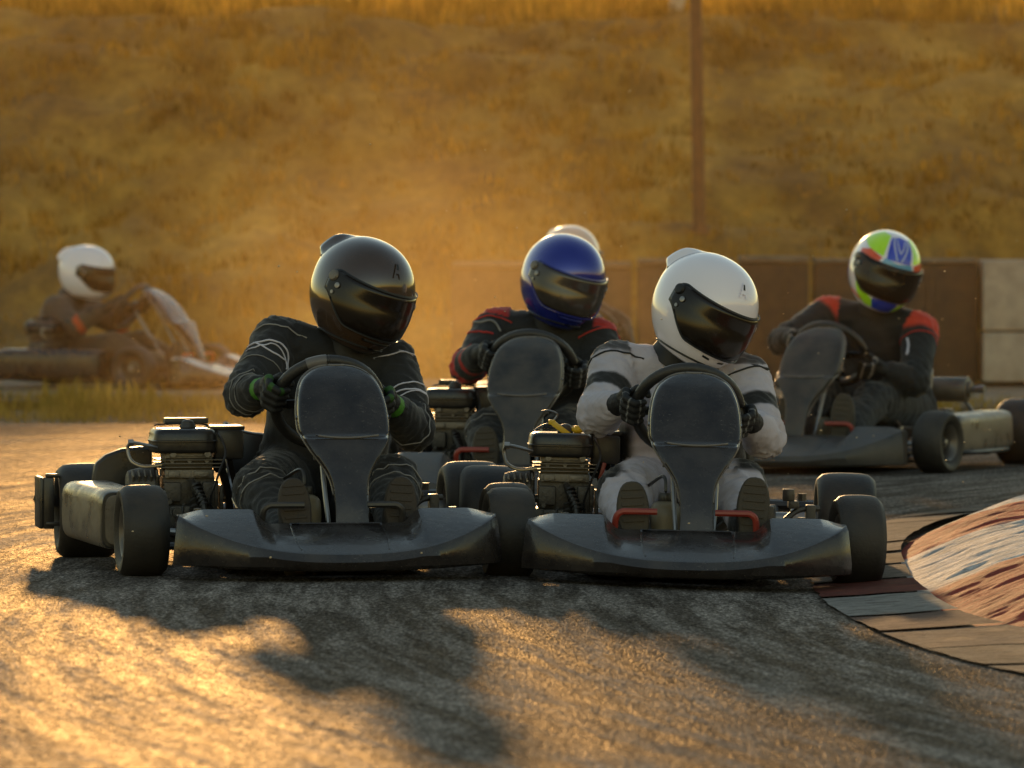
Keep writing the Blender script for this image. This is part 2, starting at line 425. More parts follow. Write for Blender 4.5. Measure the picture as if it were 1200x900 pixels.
def blades(name, spots, mat, label=None, cat=None):
    vs, fs, tints = [], [], []
    for (x, y, z, h, w, lean, az, tint) in spots:
        dx, dy = math.cos(az), math.sin(az); k = len(vs)
        lx, ly = math.cos(az+1.3)*lean*h, math.sin(az+1.3)*lean*h
        vs += [(x-dx*w, y-dy*w, z-.01), (x+dx*w, y+dy*w, z-.01), (x+dx*w*.6+lx*.4, y+dy*w*.6+ly*.4, z+h*.6), (x-dx*w*.6+lx*.4, y-dy*w*.6+ly*.4, z+h*.6), (x+lx, y+ly, z+h)]
        fs += [(k, k+1, k+2, k+3), (k+3, k+2, k+4)]; tints += [tint]*5
    me = bpy.data.meshes.new(name); me.from_pydata(vs, [], fs); me.materials.append(mat)
    ca = me.color_attributes.new('tint', 'FLOAT_COLOR', 'POINT')
    flat = []
    for t in tints: flat += [t, t, t, 1.0]
    ca.data.foreach_set('color', flat)
    o = bpy.data.objects.new(name, me); COL.objects.link(o)
    tag(o, label, cat, kind='stuff'); return o
rnd = random.Random(3)
sp = []
for i in range(9000):
    x = rnd.uniform(-10, 10); y = rnd.uniform(HILL0+.1, HILL1+1.5)
    d = noise.noise(V((x*.8, y*.8, 7)))
    if d < rnd.uniform(-.6, .3): continue
    hz = rnd.uniform(.04, .11)*(1 + .9*d); t0 = rnd.uniform(.6, 1.3)
    for k in range(9):
        a = x + rnd.gauss(0, .05); b = y + rnd.gauss(0, .05)
        sp.append((a, b, hill_z(a, b), hz*rnd.uniform(.6, 1.2), .007, rnd.uniform(.2, 1.0), rnd.uniform(0, 6.28), t0*rnd.uniform(.8, 1.2)))
blades('hill_grass', sp, M['grass'], 'dry golden grass covering the embankment behind the track', 'grass')
sp = []
for i in range(5200):
    x = rnd.uniform(-9, 9); y = rnd.uniform(32.5, 36.9)
    d = noise.noise(V((x*.9, y*.9, 17)))
    if d < rnd.uniform(-.5, .25): continue
    left = sstep(1.0, -2.0, x)
    hz = rnd.uniform(.02, .05)*(1 + 1.4*left*max(d, 0)*2)
    for k in range(7):
        a = x + rnd.gauss(0, .04); b = y + rnd.gauss(0, .05)
        sp.append((a, b, 0, hz*rnd.uniform(.6, 1.3), .004, rnd.uniform(.2, .9), rnd.uniform(0, 6.28), rnd.uniform(.7, 1.3)))
for i in range(26):
    x = rnd.uniform(-3.6, -1.9); y = rnd.uniform(34, 36.6)
    for k in range(26):
        a = x + rnd.gauss(0, .07); b = y + rnd.gauss(0, .07)
        sp.append((a, b, 0, rnd.uniform(.05, .17), .007, rnd.uniform(.1, .7), rnd.uniform(0, 6.28), rnd.uniform(.9, 1.6)))
blades('verge_grass', sp, M['weed'], 'short dry grass and green weeds on the verge beyond the track', 'grass')
sp = []
for i in range(3500):
    x = rnd.uniform(-12, 12); y = rnd.uniform(HILL1+.5, 66)
    for k in range(6):
        a = x + rnd.gauss(0, .08); b = y + rnd.gauss(0, .08)
        sp.append((a, b, hill_z(a, b), rnd.uniform(.12, .36), .012, rnd.uniform(.1, .6), rnd.uniform(0, 6.28), rnd.uniform(1.0, 1.7)))  # raised tint puts the sunlit brightness into the blade colour
blades('meadow_grass', sp, M['grass'], 'dry grass tinted to look sunlit on the flat ground above the embankment', 'grass')
sp = []
for i in range(60):
    cx = rnd.uniform(-14, 14); cy = rnd.uniform(67, 74); rad = rnd.uniform(.6, 1.3); cz = hill_z(cx, cy)
    for k in range(420):
        d = V((rnd.gauss(0, 1), rnd.gauss(0, 1), rnd.gauss(0, .7))).normalized()*rad*rnd.uniform(.5, 1.05)
        sp.append((cx+d.x, cy+d.y, cz + max(0, rad*.6 + d.z), rnd.uniform(.08, .2), .05, rnd.uniform(.3, 1), rnd.uniform(0, 6.28), rnd.uniform(.5, 1.4)))
blades('shrub_thicket', sp, M['shrub'], 'low dark shrubs growing together beyond the meadow', 'shrubs')

# ------------------------------------------------------------------ kerb
outer = catmull([(2.6, 11.9, 0), (1.6, 13.2, 0), (1.107, 14.6, 0), (.92, 15.6, 0), (.83, 16.7, 0), (.80, 17.6, 0), (.83, 18.6, 0), (.91, 19.6, 0), (1.03, 20.7, 0), (1.2, 21.8, 0), (1.5, 22.8, 0), (2.2, 24.0, 0), (3.4, 25.2, 0)], 12); outer = [p*1.034 for p in outer]
foot = catmull([(3.6, 12.9, 0), (2.4, 14.1, 0), (1.55, 15.2, 0), (1.207, 15.9, 0), (1.10, 16.7, 0), (1.075, 17.67, 0), (1.10, 18.9, 0), (1.17, 20.15, 0), (1.33, 21.3, 0), (1.6, 22.3, 0), (2.2, 23.4, 0), (3.4, 24.5, 0)], 12); foot = [p*1.034 for p in foot]
def at_y(poly, y):
    for a, b in zip(poly, poly[1:]):
        if a.y <= y <= b.y: return a.lerp(b, (y-a.y)/(b.y-a.y))
    return poly[0] if y < poly[0].y else poly[-1]
def mat_kerb(name, tiles=False):
    m, N, L, out = nt(name)
    p = N.new('ShaderNodeBsdfPrincipled'); L.new(p.outputs[0], out.inputs['Surface'])
    vec = coords(N, L); st = coords(N, L, scale=(1.8, 4.5, 3))
    at = N.new('ShaderNodeAttribute'); at.attribute_name = 'col'
    n1 = noise_n(N, L, 7, 7, .7, st, .6); n2 = noise_n(N, L, 3, 6, .65, vec)
    c = mixc(N, L, 1.0, at.outputs['Color'], ramp(N, L, n2, [(.3, (.6,)*3), (.7, (1.15,)*3)]), 'MULTIPLY')
    wear = ramp(N, L, n1, [(.52, (0, 0, 0)), (.60, (1, 1, 1))])
    c = mixc(N, L, math_n(N, L, 'MULTIPLY', wear, .38 if not tiles else .55), c, (.13, .10, .075))
    gr = ramp(N, L, noise_n(N, L, 18, 4, .6, st, 1.0), [(.42, (.35,)*3), (.52, (1,)*3)])
    c = mixc(N, L, .45, c, gr, 'MULTIPLY')
    L.new(c, p.inputs['Base Color']); p.inputs['Roughness'].default_value = .8; p.inputs['Specular IOR Level'].default_value = .2
    h = math_n(N, L, 'ADD', n1, math_n(N, L, 'MULTIPLY', noise_n(N, L, 60, 4, .7, vec), .3))
    b = n_(N, 'ShaderNodeBump', Strength=.9, Distance=.03 if not tiles else .012); L.new(h, b.inputs['Height']); L.new(b.outputs[0], p.inputs['Normal'])
    return m
M['kerb'] = mat_kerb('kerb_paint'); M['tile'] = mat_kerb('kerb_tile_paint', True)
RED, WHT, CRM = (.48, .06, .035), (.85, .82, .80), (.42, .34, .27)
def set_col(o, fn):
    me = o.data; ca = me.color_attributes.new('col', 'FLOAT_COLOR', 'POINT'); flat = []
    for v in me.vertices:
        c = fn(v.co); flat += [c[0], c[1], c[2], 1.0]
    ca.data.foreach_set('color', flat)
# hump
def stripe(y):
    # boundaries at the foot, walking away from the camera
    e = [12.2*1.034, 14.1*1.034, 15.75*1.034, 17.75*1.034, 19.4*1.034, 20.9*1.034, 22.2*1.034, 23.4*1.034, 24.6*1.034]; c = [WHT, RED, WHT, RED, WHT, RED, WHT, RED, WHT, RED]
    y2 = y; k = 0
    while k < len(e) and y2 > e[k]: k += 1
    # blend
    col = V(c[k])
    for j, b in enumerate(e):
        d = abs(y2 - b)
        if d < .05: col = V(c[j]).lerp(V(c[j+1]), clamp((y2-b)/.1 + .5))
    return col
Fp = foot; nF = len(Fp)
def inward(i):
    a, b = Fp[max(i-1, 0)], Fp[min(i+1, nF-1)]; d = (b-a).normalized(); return V((d.y, -d.x, 0))
hump_rows = []; hump_cols = []
NR = 60; SUBN = 5
for ii in range((nF-1)*SUBN+1):
    i = min(ii//SUBN, nF-2); t = ii/SUBN - i
    base = Fp[i].lerp(Fp[i+1], t); nin = inward(i).lerp(inward(i+1), t).normalized()
    row = []
    for j in range(NR+1):
        s = j/NR; w = s*1.15
        prof = .165*sstep(-.02, .62, w)**.9 if w < .62 else .165 - .05*(w-.62)
        prof = .135*math.sin(clamp(w/.46)*PI/2)**1.05 if w < .46 else .135 - .07*(w-.46)
        p = base + nin*w
        rough = noise.noise(V((p.x*2, p.y*7, 1)))*.009 - abs(noise.noise(V((p.x*5, p.y*16, 5))))*.010 + noise.noise(V((p.x*14, p.y*14, 5)))*.005
        # rounded mounds: each painted section swells a little
        row.append(V((p.x, p.y, max(-.01, prof + rough*clamp(w*12)) - .030)))
        hump_cols.append(stripe(base.y + nin.y*0 + .10*noise.noise(V((w*3, base.y*2, 0))) ))
    hump_rows.append(row)
mb = MB(); mb.ring_skin(hump_rows, closed_u=False)
o = mb.build('kerb', M['kerb'], smooth=180)
if o.data.polygons[10].normal.z < 0: o.data.flip_normals()
ca = o.data.color_attributes.new('col', 'FLOAT_COLOR', 'POINT'); flat = []
for c in hump_cols: flat += [c[0], c[1], c[2], 1.0]
ca.data.foreach_set('color', flat)
tag(o, 'raised humped kerb painted in worn red and white bands on the inside of the bend', 'kerb', kind='structure')
inner = [row[-1] for row in hump_rows]
mb = MB(); mb.ring_skin([[p + V((0, 0, -.012)) for p in inner], [V((p.x+.8, p.y, .10)) for p in inner], [V((p.x+3, p.y, .06)) for p in inner], [V((p.x+30, p.y, .05)) for p in inner]], closed_u=False)
o = mb.build('infield', M['ground'], smooth=180); tag(o, kind='structure')
if o.data.polygons[10].normal.z < 0: o.data.flip_normals()
sp = []
rnd = random.Random(5)
for i in range(1500):
    p = inner[rnd.randrange(len(inner))]; dx = rnd.uniform(.15, 4)
    for k in range(9):
        sp.append((p.x+dx+rnd.gauss(0, .04), p.y+rnd.gauss(0, .06), .09-.01*dx, rnd.uniform(.02, .07), .004, rnd.uniform(.2, .9), rnd.uniform(0, 6.28), rnd.uniform(.6, 1.2)))
blades('infield_grass', sp, M['weed'], 'short dry grass on the ground inside the bend behind the kerb', 'grass')
# flat slabs beside the hump
mb = MB(); tile_cols = []
ys = []; y = 12.2; k = 0
widths = [.62, .68, .72, .66, .7, .55, .66, .72]
while y < 24.2: ys.append(y); y += widths[k % len(widths)]; k += 1
tc_seq = [CRM, RED, WHT, CRM, (.36, .27, .2), (.33, .13, .09), WHT, RED, (.22, .17, .13), CRM, (.3, .2, .15)]
ys = [12.3, 13.0, 13.65, 14.3, 14.85, 15.4, 16.0, 16.62, 17.4, 18.12, 18.8, 19.5, 20.15, 20.8, 21.45, 22.1, 22.8, 23.5]; ys = [q*1.034 for q in ys]
RED, WHT = (.30, .085, .06), (.58, .55, .51)
cols = [CRM, CRM, (.27, .21, .16), CRM, (.40, .33, .26), (.44, .33, .26), (.42, .28, .22), WHT, RED, (.40, .33, .27), (.34, .27, .21), CRM, (.38, .31, .25), CRM, (.38, .31, .25), CRM, (.38, .31, .25)]
vcols = []
for i in range(len(ys)-1):
    y0, y1 = ys[i]+.007, ys[i+1]-.007
    tilt = random.uniform(-.004, .004)
    def f(u, v, y0=y0, y1=y1, tilt=tilt):
        y = lerp(y0, y1, v); a = at_y(outer, y - .02*u); b = at_y(foot, y + .03)
        e0 = noise.noise(V((y*6, 1, 2)))*.012
        x = lerp(a.x + e0, max(b.x, a.x+.2), u)
        return (x, y + .006*noise.noise(V((x*12, i*3.1, 0))), .016 - .038 + .020*u + tilt*(v-.5)*2 + .0025*noise.noise(V((x*9, y*9, 0))))
    g = MB(); g.grid(f, 10, 6)
    bmesh.ops.solidify(g.bm, geom=list(g.bm.faces), thickness=.03)
    n0 = len(mb.bm.verts); mb._merge(g.bm); vcols += [cols[i]]*(len(mb.bm.verts)-n0)
o = mb.build('kerb_apron', M['tile'], smooth=30)
ca = o.data.color_attributes.new('col', 'FLOAT_COLOR', 'POINT'); flat = []
for c in vcols: flat += [c[0], c[1], c[2], 1.0]
ca.data.foreach_set('color', flat)
tag(o, 'flat worn kerb slabs laid around the foot of the red and white kerb', 'kerb', kind='structure')

# ------------------------------------------------------------------ barrier, poles
def barrier(px0, px1, D, h, mat, label, caph=.04, stacked=False, tiltx=0):
    s = F_PX/D; x0, x1 = (px0-600)/s, (px1-600)/s
    t = empty('barrier_block', ((x0+x1)/2, D+.2, 0)); tag(t, label, 'barrier', 'barrier blocks along the foot of the embankment')
    w = x1-x0-.02
    if stacked:
        for z0, z1 in ((0, .30), (.31, h)):
            mb = MB(); mb.box((0, 0, (z0+z1)/2), (w, .5, z1-z0), bev=.02); mb.build('concrete_block', M['concrete'], t)
    else:
        mb = MB(); mb.box((0, 0, (h-caph)/2), (w, .42, h-caph), bev=.02)
        for k in range(int(w/.2)):
            mb.box((-w/2 + .1 + k*.2, -.215, (h-caph)/2-.02), (.05, .02, h-caph-.1), bev=.006)
        mb.build('panel', mat, t)
        mb = MB(); mb.box((0, 0, h-caph/2+.002), (w, .46, caph), bev=.012); mb.build('cap', M['cap'], t)
    return t
barrier(527, 640, 40.8, .72, M['wall_mid'], 'brown barrier block half lost in golden dust behind the blue helmet')
barrier(643, 742, 40.8, .72, M['wall_mid'], 'brown barrier block between the blue helmet and the white helmet')
barrier(746, 862, 40.75, .74, M['wall_mid'], 'brown barrier block right behind the white helmet')
barrier(865, 950, 40.7, .755, M['wall_dark'], 'narrow dark barrier block with a pale worn top edge')
barrier(953, 1148, 40.7, .74, M['wall_dark'], 'wide dark barrier block behind the driver in the multicoloured helmet', .03)
barrier(1150, 1262, 40.6, .735, None, 'pale concrete blocks stacked two high at the right end of the dark barrier', stacked=True)
barrier(1264, 1380, 40.6, .735, None, 'pale concrete blocks stacked two high, next one out to the right', stacked=True)

t = empty('rusty_pole', (1.25, 44.9, hill_z(1.25, 44.9))); tag(t, 'thin rusty brown pole standing on the embankment slope', 'pole')
mb = MB(); mb.cyl((0, 0, -.2), (-.07, 0, 4.2), .044, .036, 14); mb.build('shaft', M['pole'], t)
mb = MB(); mb.cyl((0, 0, -.05), (0, 0, .06), .07, .06, 14); mb.build('collar', M['pole'], t)
t = empty('marker_post', (1.33, 54.3, hill_z(1.33, 54.3))); tag(t, 'short pale post on the crest of the embankment beside the rusty pole', 'post')
mb = MB(); mb.box((0, 0, .5), (.13, .06, 1.1), bev=.01); mb.build('post', M['post'], t)
mb = MB(); mb.box((0, 0, 1.07), (.15, .08, .05), bev=.01); mb.build('cap', M['post'], t)
t = empty('concrete_slab', (-2.1, 61, hill_z(-2.1, 61))); tag(t, 'low white slab lying in the grass above the embankment', 'slab')
mb = MB(); mb.box((0, 0, .09), (.75, .3, .12), bev=.02); mb.build('slab', M['white_h'], t)
mb = MB(); mb.box((-.25, 0, .01), (.08, .2, .1), bev=.01); mb.box((.25, 0, .01), (.08, .2, .1), bev=.01); mb.build('foot', M['post'], t)
t = empty('thin_stake', (-3.32, 43.4, hill_z(-3.32, 43.4))); tag(t, 'thin stake on the left of the embankment slope', 'stake')
mb = MB(); mb.cyl((0, 0, -.1), (0, 0, 1.55), .016, .014, 10); mb.build('stake', M['pole'], t)

# ------------------------------------------------------------------ kart
class Frame:
    def __init__(s, px, D, yaw, sink=0.0, roll=0.0):
        s.o = V(((px-600)*D/F_PX, D, -sink)); s.yaw = R(yaw); s.roll = R(roll)
        s.mat = Matrix.Translation(s.o) @ Matrix.Rotation(s.yaw, 4, 'Z') @ Matrix.Rotation(s.roll, 4, 'Y'); s.inv = s.mat.inverted(); s.c, s.s = math.cos(s.yaw), math.sin(s.yaw)
    def pix(s, px, py, ly):
        a = (px-600)/F_PX
        D = (ly - s.o.x*s.s + s.o.y*s.c)/(s.c - a*s.s)
        X = a*D; Z = EYE - (py-253)*D/F_PX
        return s.inv @ V((X, D, Z))

TILT = R(55)
def rim_basis(): return V((1, 0, 0)), V((0, -math.cos(TILT), math.sin(TILT))), V((0, math.sin(TILT), math.cos(TILT)))

def tyre_profile(r, w, ri):
    h = w/2; P = [(ri, -h*.62), (ri+.012, -h*.80), (lerp(ri, r, .45), -h*1.0), (lerp(ri, r, .72), -h*.995), (r-.012, -h*.90), (r-.004, -h*.78), (r-.0005, -h*.55), (r+.0008, -h*.2)]
    return P + [(a, -b) for a, b in reversed(P)]
def make_wheel(root, c, r, w, steer=0.0, spin=0.0):
    side = 1 if c[0] > 0 else -1
    rot = Matrix.Rotation(steer, 3, 'Z'); ax = rot @ V((1, 0, 0)); c = V(c)
    ri = .066
    mb = MB(); h = w/2
    mb.lathe([(ri+.007, -h*.84), (ri+.007, -h*.78), (ri-.004, -h*.66), (ri-.010, -h*.3), (ri-.010, h*.3), (ri-.004, h*.66), (ri+.007, h*.78), (ri+.007, h*.84), (ri+.002, h*.80), (ri-.009, h*.62), (ri-.016, h*.3), (ri-.016, -h*.3), (ri-.009, -h*.62), (ri+.002, -h*.80)], c, ax, 36)
    mb.lathe([(ri-.012, side*h*.08), (.030, side*h*.12), (.028, side*h*.20), (.0, side*h*.20), (.0, 0), (ri-.012, 0)], c, ax, 24, closed=False)
    for k in range(3):
        a = 2*PI*k/3 + spin; x, y, d = frame_of(ax)
        q = c + (x*math.cos(a)+y*math.sin(a))*.02
        mb.cyl(q + ax*side*h*.18, q + ax*side*(h*.18+.012), .006, n=6)
    wh = mb.build('wheel', M['rim'], root)
    mb = MB(); P = tyre_profile(r, w, ri+.002)
    mb.lathe(P + [(ri+.0, h*.55), (ri+.0, -h*.55)], c, ax, 64)
    mb.build('tyre', M['rubber'], wh, smooth=50)
    mb = MB(); mb.cyl(c + ax*side*h*.15, c + ax*side*h*.62, .014, n=10, bev=.003); mb.cyl(c + ax*side*h*.4, c + ax*side*h*.5, .018, n=6); mb.build('hub_nut', M['steel'], wh)
    return wh

def make_kart(fr, label, ft=.50, rt=.55, steer=3, pod_dx=.02, pedal='red', muffler=False, plast='plastic', yellow=False, tape=False, lod=0, bright_pod=True, pods=(-1, 1), guards=(-1, 1), pod_out=(.607, .668), mufx=0.0):
    root = empty('go_kart', fr.o, fr.yaw); root.rotation_euler.y = fr.roll
    tag(root, label, 'go-kart', 'racing go-karts in the bend')
    pm = M[plast]; FW = .128; RW = .172; FR = .128; RR = .139
    # frame
    mb = MB()
    for s in (-1, 1):
        mb.tube([(s*.12, -.26, .055), (s*.17, -.1, .05), (s*.30, .12, .05), (s*.30, .5, .05), (s*.33, .8, .06), (s*.33, 1.12, .08)], .015, 8)
        mb.tube([(s*.28, -.24, .08), (s*.34, -.30, .09), (s*.40, -.22, .09), (s*.38, -.02, .08), (s*.20, -.03, .06)], .011, 8)
    for y, hw in ((-.05, .36), (.3, .3), (.78, .33), (1.1, .34)):
        mb.tube([(-hw, y, .055), (0, y, .053), (hw, y, .055)], .013, 8)
    mb.box((0, .22, .035), (.54, .66, .006))
    for s in (-1, 1):   # side pod rails
        mb.tube([(s*.30, .2, .07), (s*.5, .22, .08), (s*.55, .35, .08), (s*.55, .7, .08), (s*.48, .82, .08), (s*.30, .84, .07)], .011, 8)
    mb.build('frame', M['frame'], root)
    # front fairing
    def zt(u):
        a = abs(u); return .156 + .040*sstep(.42, .54, a) - .014*sstep(.82, 1.0, a)
    HW = .438
    rings = []; NU = 96
    for i in range(NU+1):
        u = -1 + 2*i/NU; a = abs(u); x = HW*u
        yf = -.46 + .17*a**2.6; zc = .078 + .096*a**2.6
        if a > .93: yf += .02*((a-.93)/.07)**2
        yb = -.20 + .03*a + (-.015 if a > .52 else 0)
        zb = .034 + .012*a*a
        T = zt(u)
        flare = (HW + .012)/HW
        flareu = 1 + .035*a**6
        mid = .01*math.exp(-(u/.25)**2)
        xs = x*1.0
        pts = [(x, yb, zb+.01), (x, yb, T-.012), (x, yb-.008, T-.002), (x, yb-.02, T), (x, lerp(yb, yf, .55), lerp(T, zc, .42)), (x, yf+.016, zc+.008), (x, yf+.006, zc+.003), (x*lerp(1,flareu,.3), yf+.001, zc-.008), (x*flareu, yf-.004, min(.075, zc-.018)), (x*flareu, yf+.004, .048), (x*flareu, yf+.014, zb+.004), (x*flareu, yf+.03, zb), (x, yb-.05, zb)]
        rings.append([V(p) for p in pts])
    mb = MB(); mb.ring_skin(rings)
    fair = mb.build('front_bumper', pm, root, smooth=28)
    mb = MB()
    for s in (-1, 1):
        mb.tube([(s*.125, -.222, .1545), (s*.127, -.343, .1215), (s*.12, -.425, .0925)], .0032, 6)
    mb.tube([(-.125, -.222, .1555), (0, -.222, .1555), (.125, -.222, .1555)], .0032, 6)
    mb.build('moulded_rib', pm, fair)
    mb = MB()
    for s in (-1, 1): mb.box((s*.22, -.15, .135), (.20, .10, .012), bev=.004)
    mb.tube([(-.36, -.16, .128), (-.3, -.17, .130), (.3, -.17, .130), (.36, -.16, .128)], .008, 8)
    mb.build('bumper_tray', M['frame'], root)
    # front panel
    prof = [(.150, -.205, .046), (.20, -.190, .045), (.25, -.168, .048), (.285, -.150, .058), (.315, -.134, .075), (.345, -.116, .096), (.372, -.100, .113), (.384, -.088, .118), (.392, -.064, .120), (.405, -.048, .1265), (.44, -.022, .1275), (.48, .010, .124), (.515, .044, .116), (.545, .078, .101), (.565, .108, .078), (.577, .128, .050), (.582, .138, .02)]
    pr = []
    cur = catmull([V((z, y, w)) for z, y, w in prof], 5)
    for c3 in cur:
        z, y, w = c3; row = []
        depth = .040*sstep(.15, .3, z)*(w/.12)**.3
        for j in range(25):
            s_ = -1 + 2*j/24; a = abs(s_)
            xx = w*(math.sin(clamp(a)*PI/2)**.9)*(1 if s_ >= 0 else -1) if a < .0 else w*s_
            if a <= .80: dx_, dy_ = w*(s_/.80)*.955, 0.006*(a/.8)**2
            else:
                t = (a-.80)/.20; dx_ = w*(.955 + .045*math.sin(t*PI/2))*(1 if s_ > 0 else -1); dy_ = .006 + depth*(t**1.3)
            row.append(V((pod_dx + dx_, y + dy_, z)))
        pr.append(row)
    mb = MB(); mb.ring_skin(pr, closed_u=False)
    bmesh.ops.recalc_face_normals(mb.bm, faces=mb.bm.faces)
    bmesh.ops.solidify(mb.bm, geom=list(mb.bm.faces), thickness=.004)
    panel = mb.build('front_panel', pm, root, smooth=60)
    lip = [r_[0] for r_ in pr[8:]] + [V(p) for p in pr[-1][1:-1]] + [r_[-1] for r_ in reversed(pr[8:])]
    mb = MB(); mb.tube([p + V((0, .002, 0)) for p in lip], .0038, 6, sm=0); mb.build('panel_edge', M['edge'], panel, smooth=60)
    mb = MB(); mb.tube([(pod_dx + .088*q, -.0885 + .004*q*q, .3865 + .007*q*q) for q in [k/6-1 for k in range(13)]], .0035, 6, sm=2); mb.build('ledge_highlight', M['edge'], panel, smooth=60)  # pale bead that paints the highlight line along the panel's crease
    for s in (-1, 1):
        for z, y, w in ((.44, .0, .127), (.33, -.09, .088)):
            mb = MB(); mb.cyl((pod_dx + s*(w+.004), y+.022, z), (pod_dx + s*(w-.006), y+.022, z), .006, n=8)
            mb.build('bolt', M['steel'], panel)
    mb = MB()
    mb.tube([(pod_dx-.05, -.12, .10), (pod_dx-.06, -.02, .30), (pod_dx-.05, .09, .47)], .007, 8)
    mb.tube([(pod_dx+.05, -.12, .10), (pod_dx+.06, -.02, .30), (pod_dx+.05, .09, .47)], .007, 8)
    mb.tube([(pod_dx, .0, .07), (pod_dx, .12, .26), (pod_dx, .25, .45)], .010, 10)
    mb.build('steering_column', M['steel'], root)
    # steering wheel
    ex, eu, en = rim_basis(); C0 = V((pod_dx-.01, .27, .474)); RRm = .147
    pts = [C0 + (ex*math.cos(a) + eu*math.sin(a))*RRm for a in [2*PI*k/40 for k in range(40)]]
    mb = MB(); mb.tube(pts, .0165, 12, closed=True, sm=0)
    sw = mb.build('steering_wheel', M['grip'], root, smooth=60)
    mb = MB()
    for a in (R(0), R(180), R(270)):
        d = ex*math.cos(a) + eu*math.sin(a); q = d.cross(en)
        mb.prism([(0.02, -.018), (RRm, -.012), (RRm, .012), (.02, .018)], C0 - en*.006, d, q, .005)
    mb.cyl(C0 - en*.03, C0 + en*.008, .04, n=20, bev=.004); mb.build('spoke', M['black'], sw)
    if tape:
        mb = MB(); mb.tube([C0 + (ex*math.cos(a) + eu*math.sin(a))*RRm for a in [R(92+3*k) for k in range(9)]], .0178, 12, sm=0); mb.build('tape', M['tape'], sw)
    # seat
    def seat(u, v):
        # u along the bucket from front lip over the base up the back, v across
        path = [(.42, .11), (.50, .07), (.62, .055), (.74, .07), (.83, .12), (.88, .20), (.91, .29), (.93, .36)]
        t = u*(len(path)-1); i = min(int(t), len(path)-2); f = t-i
        y, z = lerp(path[i][0], path[i+1][0], f), lerp(path[i][1], path[i+1][1], f)
        a = (v-.5)*2; w = lerp(.17, .185, u)
        side = abs(a)**3
        return V((a*w, y - .11*side*u - .0, z + side*lerp(.05, .0, u) + .10*side*(1-abs(u-.5)*1.2)))
    mb = MB(); mb.grid(seat, 24, 20, .005); st = mb.build('seat', M['seat'], root, smooth=60)
    edge = [seat(k/24, 0.0) for k in range(25)] + [seat(1, k/12) for k in range(1, 12)] + [seat(1-k/24, 1.0) for k in range(25)]
    mb = MB(); mb.tube(edge, .007, 8, sm=0); mb.build('seat_edge', M['steel'], st)
    # side pods
    for s in pods:
        rings = []
        for k in range(25):
            t = k/24; y = lerp(.18, .83, t)
            e = min(t, 1-t); sh = math.sin(clamp(e/.10)*PI/2)**.6 if e < .10 else 1.0
            wx = lerp(.065, .085, t)*lerp(.80, 1, sh); hz = .084*lerp(.82, 1, sh); cz = .150 + .006*t
            cx = s*(lerp(pod_out[0], pod_out[1], t) - lerp(.065, .085, t))
            rings.append([V((cx + math.copysign(abs(math.cos(a))**.42, math.cos(a))*wx, y, cz + math.copysign(abs(math.sin(a))**.42, math.sin(a))*hz)) for a in [2*PI*j/28 for j in range(28)]])
        mb = MB(); mb.ring_skin(rings); sp_ = mb.build('side_pod', M['podside'] if bright_pod else pm, root, smooth=50)
        mb = MB(); e = rings[1]; c = sum(e, V((0,0,0)))/len(e)
        mb.ring_skin([[c + (p-c)*.97 + V((0, -.022, 0)) for p in e], [c + (p-c)*1.006 + V((0, -.016, 0)) for p in e], [c + (p-c)*1.02 + V((0, .045, 0)) for p in e]]); mb.build('end_cap', M['black'], sp_, smooth=40)
    # rear bumper
    mb = MB(); yb = 1.26
    mb.tube([(-rt+.06, yb-.01, .17), (-rt+.16, yb, .17), (0, yb+.01, .17), (rt-.16, yb, .17), (rt-.06, yb-.01, .17)], .018, 8)
    for s in (-1, 1):
        mb.tube([(s*.3, 1.08, .08), (s*.33, 1.18, .12), (s*.33, yb, .17)], .012, 8)
        if s not in guards: continue
        mb.box((s*(rt+.135), 1.07, .165), (.014, .17, .150), bev=.006); mb.box((s*(rt+.115), .985, .165), (.03, .01, .15), bev=.004)
        mb.box((s*(rt+.105), .985, .105), (.04, .022, .012), bev=.004); mb.box((s*(rt+.105), .985, .245), (.04, .022, .012), bev=.004)
        mb.tube([(s*(rt+.13), 1.14, .17), (s*(rt+.11), 1.2, .17), (s*(rt-.02), 1.25, .17)], .018, 8)
    mb.build('rear_bumper', M['black'], root)
    # axle, bearings
    mb = MB(); mb.cyl((-rt, 1.05, RR), (rt, 1.05, RR), .020, n=16)
    for s in (-1, 1):
        mb.cyl((s*(rt-.16), 1.05, RR), (s*(rt-.04), 1.05, RR), .032, n=18, bev=.004)
    ax = mb.build('rear_axle', M['steel'], root)
    for s in (-1, 1):
        mb = MB(); mb.box((s*.30, 1.05, RR-.02), (.03, .09, .12), bev=.01)
        mb.cyl((s*.28, 1.05, RR), (s*.32, 1.05, RR), .042, n=18, bev=.003)
        mb.build('bearing_block', M['alu_dark'], ax)
    for s in (-1, 1):
        make_wheel(root, (s*ft, 0, FR), FR, FW, R(steer), .4)
        make_wheel(root, (s*rt, 1.05, RR), RR, RW, 0, .9)
        # spindle
        mb = MB(); mb.cyl((s*(ft-.05), 0, FR), (s*(ft-.16), .0, FR-.01), .011, n=10)
        mb.box((s*(ft-.155), 0, FR-.01), (.028, .03, .075), bev=.004); mb.cyl((s*(ft-.155), 0, FR-.075), (s*(ft-.155), 0, FR+.055), .0075, n=8)
        mb.cyl((s*(ft-.155), 0, FR+.04), (s*(ft-.155), 0, FR+.062), .012, n=6)
        mb.tube([(s*(ft-.15), .02, FR-.02), (s*(ft-.17), .09, FR-.02), (s*.04, .10, FR-.03)], .006, 8, sm=0)
        mb.box((s*(ft-.19), 0, FR-.045), (.06, .045, .012), bev=.003); mb.box((s*(ft-.19), 0, FR+.02), (.06, .045, .010), bev=.003)
        mb.build('spindle', M['steel'], root)
